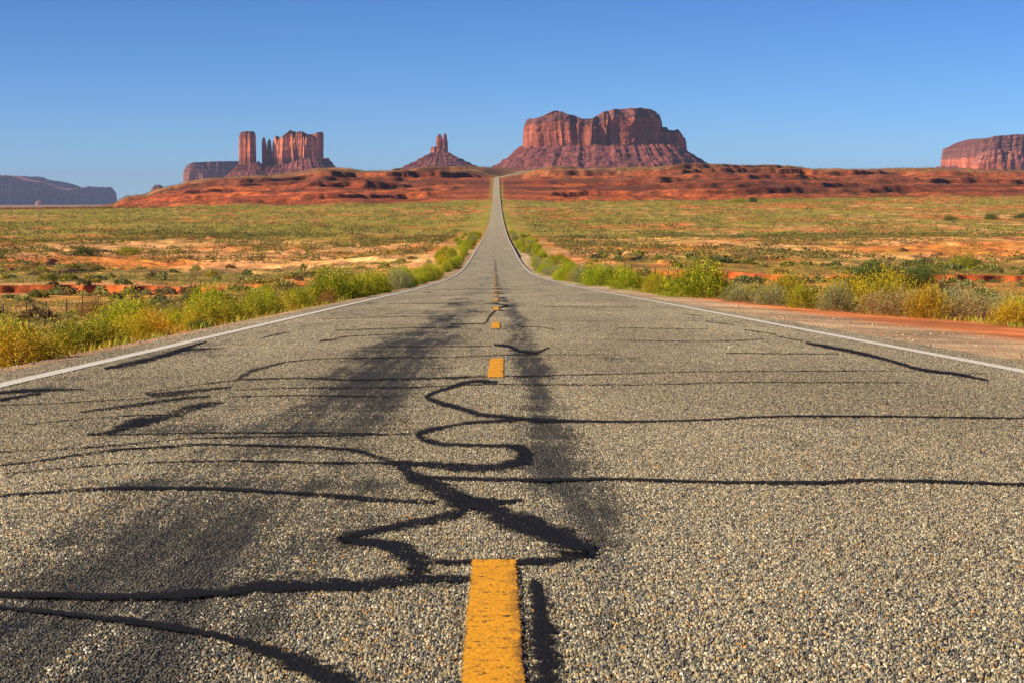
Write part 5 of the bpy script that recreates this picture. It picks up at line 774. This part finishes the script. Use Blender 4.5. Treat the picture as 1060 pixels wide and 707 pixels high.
# loose stones on the gravel shoulders
def gravel(sgn, n, seed, label):
    rng = np.random.default_rng(seed); Y = 8 * (80 / 8) ** rng.random(n); e = edge_l(Y) if sgn < 0 else edge_r(Y)
    x = e + sgn * (.42 + rng.random(n) ** 1.2 * (1.3 if sgn < 0 else 2.3)); z = ground(x, Y)
    base = np.array([[1, 0, 0], [0, 1, 0], [-1, 0, 0], [0, -1, 0], [0, 0, .8]], float)
    s = rng.uniform(.005, .016, n) * (1 + 1.2 * (rng.random(n) > .96)); a = rng.random(n) * 6.28; ca = np.cos(a)[:, None]; sa = np.sin(a)[:, None]
    B = base[None] * (.6 + .7 * rng.random((n, 5, 1))); Xb = B[..., 0] * ca - B[..., 1] * sa; Yb = B[..., 0] * sa + B[..., 1] * ca
    V = np.stack([Xb * s[:, None] + x[:, None], Yb * s[:, None] + Y[:, None], B[..., 2] * s[:, None] + z[:, None] - .003], -1).reshape(-1, 3)
    F = (np.array([[0, 1, 4], [1, 2, 4], [2, 3, 4], [3, 0, 4]])[None] + 5 * np.arange(n)[:, None, None]).reshape(-1, 3)
    pal = np.array([[.44, .31, .19], [.34, .25, .17], [.54, .42, .29], [.46, .22, .10], [.18, .15, .12]])
    tag(link('gravel', mesh_np('gravel', V, F, leaf_m if False else stone_m, np.repeat(pal[rng.integers(0, 5, n)], 5, 0), smooth=False)), label, 'gravel', kind='stuff')
stone_m, tr, b = new_mat('loose_stone'); tr.links.new(NT(tr).n('VertexColor', layer_name='Col').outputs[0], b.inputs['Base Color'])
gravel(-1, 16000, 61, 'loose brown gravel on the narrow left shoulder')
gravel(1, 12000, 62, 'loose grey-tan gravel on the wide right shoulder')

# ------------------------------------------------------------------ fences
wood_m, tr, b = new_mat('weathered_post'); b.inputs['Base Color'].default_value = (.10, .075, .055, 1)
wire_m, tr, b = new_mat('fence_wire'); b.inputs['Base Color'].default_value = (.16, .14, .12, 1); b.inputs['Metallic'].default_value = .6; b.inputs['Roughness'].default_value = .6
def tube(path, r, k=6):
    path = np.array(path, float); n = len(path); a = np.arange(k) * 2 * np.pi / k
    T = np.gradient(path, axis=0); T /= np.linalg.norm(T, axis=1)[:, None]; ref = np.where(np.abs(T[:, 2:3]) > .8, [[1., 0, 0]], [[0, 0, 1.]])
    S = np.cross(T, ref); S /= np.linalg.norm(S, axis=1)[:, None]; U = np.cross(S, T); rr = np.broadcast_to(np.asarray(r, float), (n,))
    V = path[:, None] + rr[:, None, None] * (S[:, None] * np.cos(a)[None, :, None] + U[:, None] * np.sin(a)[None, :, None])
    return V.reshape(-1, 3), grid_faces(n, k, True)
def fence(name, x0, ys_, label, ht, seed):
    rg = random.Random(seed); x00 = x0(ys_[0]); f = empty(name, (x00, ys_[0], gz(x00, ys_[0])), label=label, cat='fence'); o0 = np.array(f.location); tops = []
    for Y in ys_:
        x = x0(Y) + rg.uniform(-.15, .15); z = gz(x, Y); h = ht * rg.uniform(.9, 1.1); lx, ly = rg.uniform(-.06, .06), rg.uniform(-.06, .06)
        pts = [(x + lx * q, Y + ly * q, z - .3 + (h + .3) * q) for q in (0, .35, .7, .985, 1.0)]
        V, F = tube(pts, [.055, .052, .05, .047, .015], 7); link('post', mesh_np('post', V - o0, F, wood_m), f); tops.append((x, Y, z, h))
    for q in (.35, .62, .9):
        P = []
        for a, b2 in zip(tops[:-1], tops[1:]):
            for s in (0, .33, .67):
                P.append([a[0] + (b2[0] - a[0]) * s, a[1] + (b2[1] - a[1]) * s, a[2] + a[3] * q + (b2[2] + b2[3] * q - a[2] - a[3] * q) * s - .05 * math.sin(math.pi * s)])
        V, F = tube(P, .006, 4); link('wire', mesh_np('wire', V - o0, F, wire_m), f)
fence('post_fence', lambda Y: -29.8, [128 + 5.9 * i for i in range(22)], 'wire fence on thin dark posts across the left plain', 1.25, 3)
fence('post_fence', lambda Y: 14.2 - 1.0 * (Y - 140) / 200, [132 + 11.5 * i for i in range(22)], 'wire fence on thin dark posts behind the right roadside bushes', 1.3, 4)

# ------------------------------------------------------------------ the air between here and the buttes
HAZE = 1.9e-5
hm = bpy.data.materials.new('haze'); hm.use_nodes = True; ht = hm.node_tree; ht.nodes.clear()
ho = ht.nodes.new('ShaderNodeOutputMaterial'); hv = ht.nodes.new('ShaderNodeVolumePrincipled')
hv.inputs['Density'].default_value = HAZE; hv.inputs['Color'].default_value = (.43, .60, 1.0, 1); hv.inputs['Anisotropy'].default_value = 0.0
ht.links.new(hv.outputs[0], ho.inputs['Volume'])
W, Y0, Y1, Z0, Z1 = 95000, -1500, 47500, -160, 560
hb = np.array([[-W, Y0, Z0], [W, Y0, Z0], [W, Y1, Z0], [-W, Y1, Z0], [-W, Y0, Z1], [W, Y0, Z1], [W, Y1, Z1], [-W, Y1, Z1]], float)
hf = np.array([[0, 3, 2, 1], [4, 5, 6, 7], [0, 1, 5, 4], [1, 2, 6, 5], [2, 3, 7, 6], [3, 0, 4, 7]])
if HAZE: tag(link('haze', mesh_np('haze', hb, hf, hm, smooth=False)), 'thin blue desert air that fades the farthest mesas', 'haze', kind='stuff')
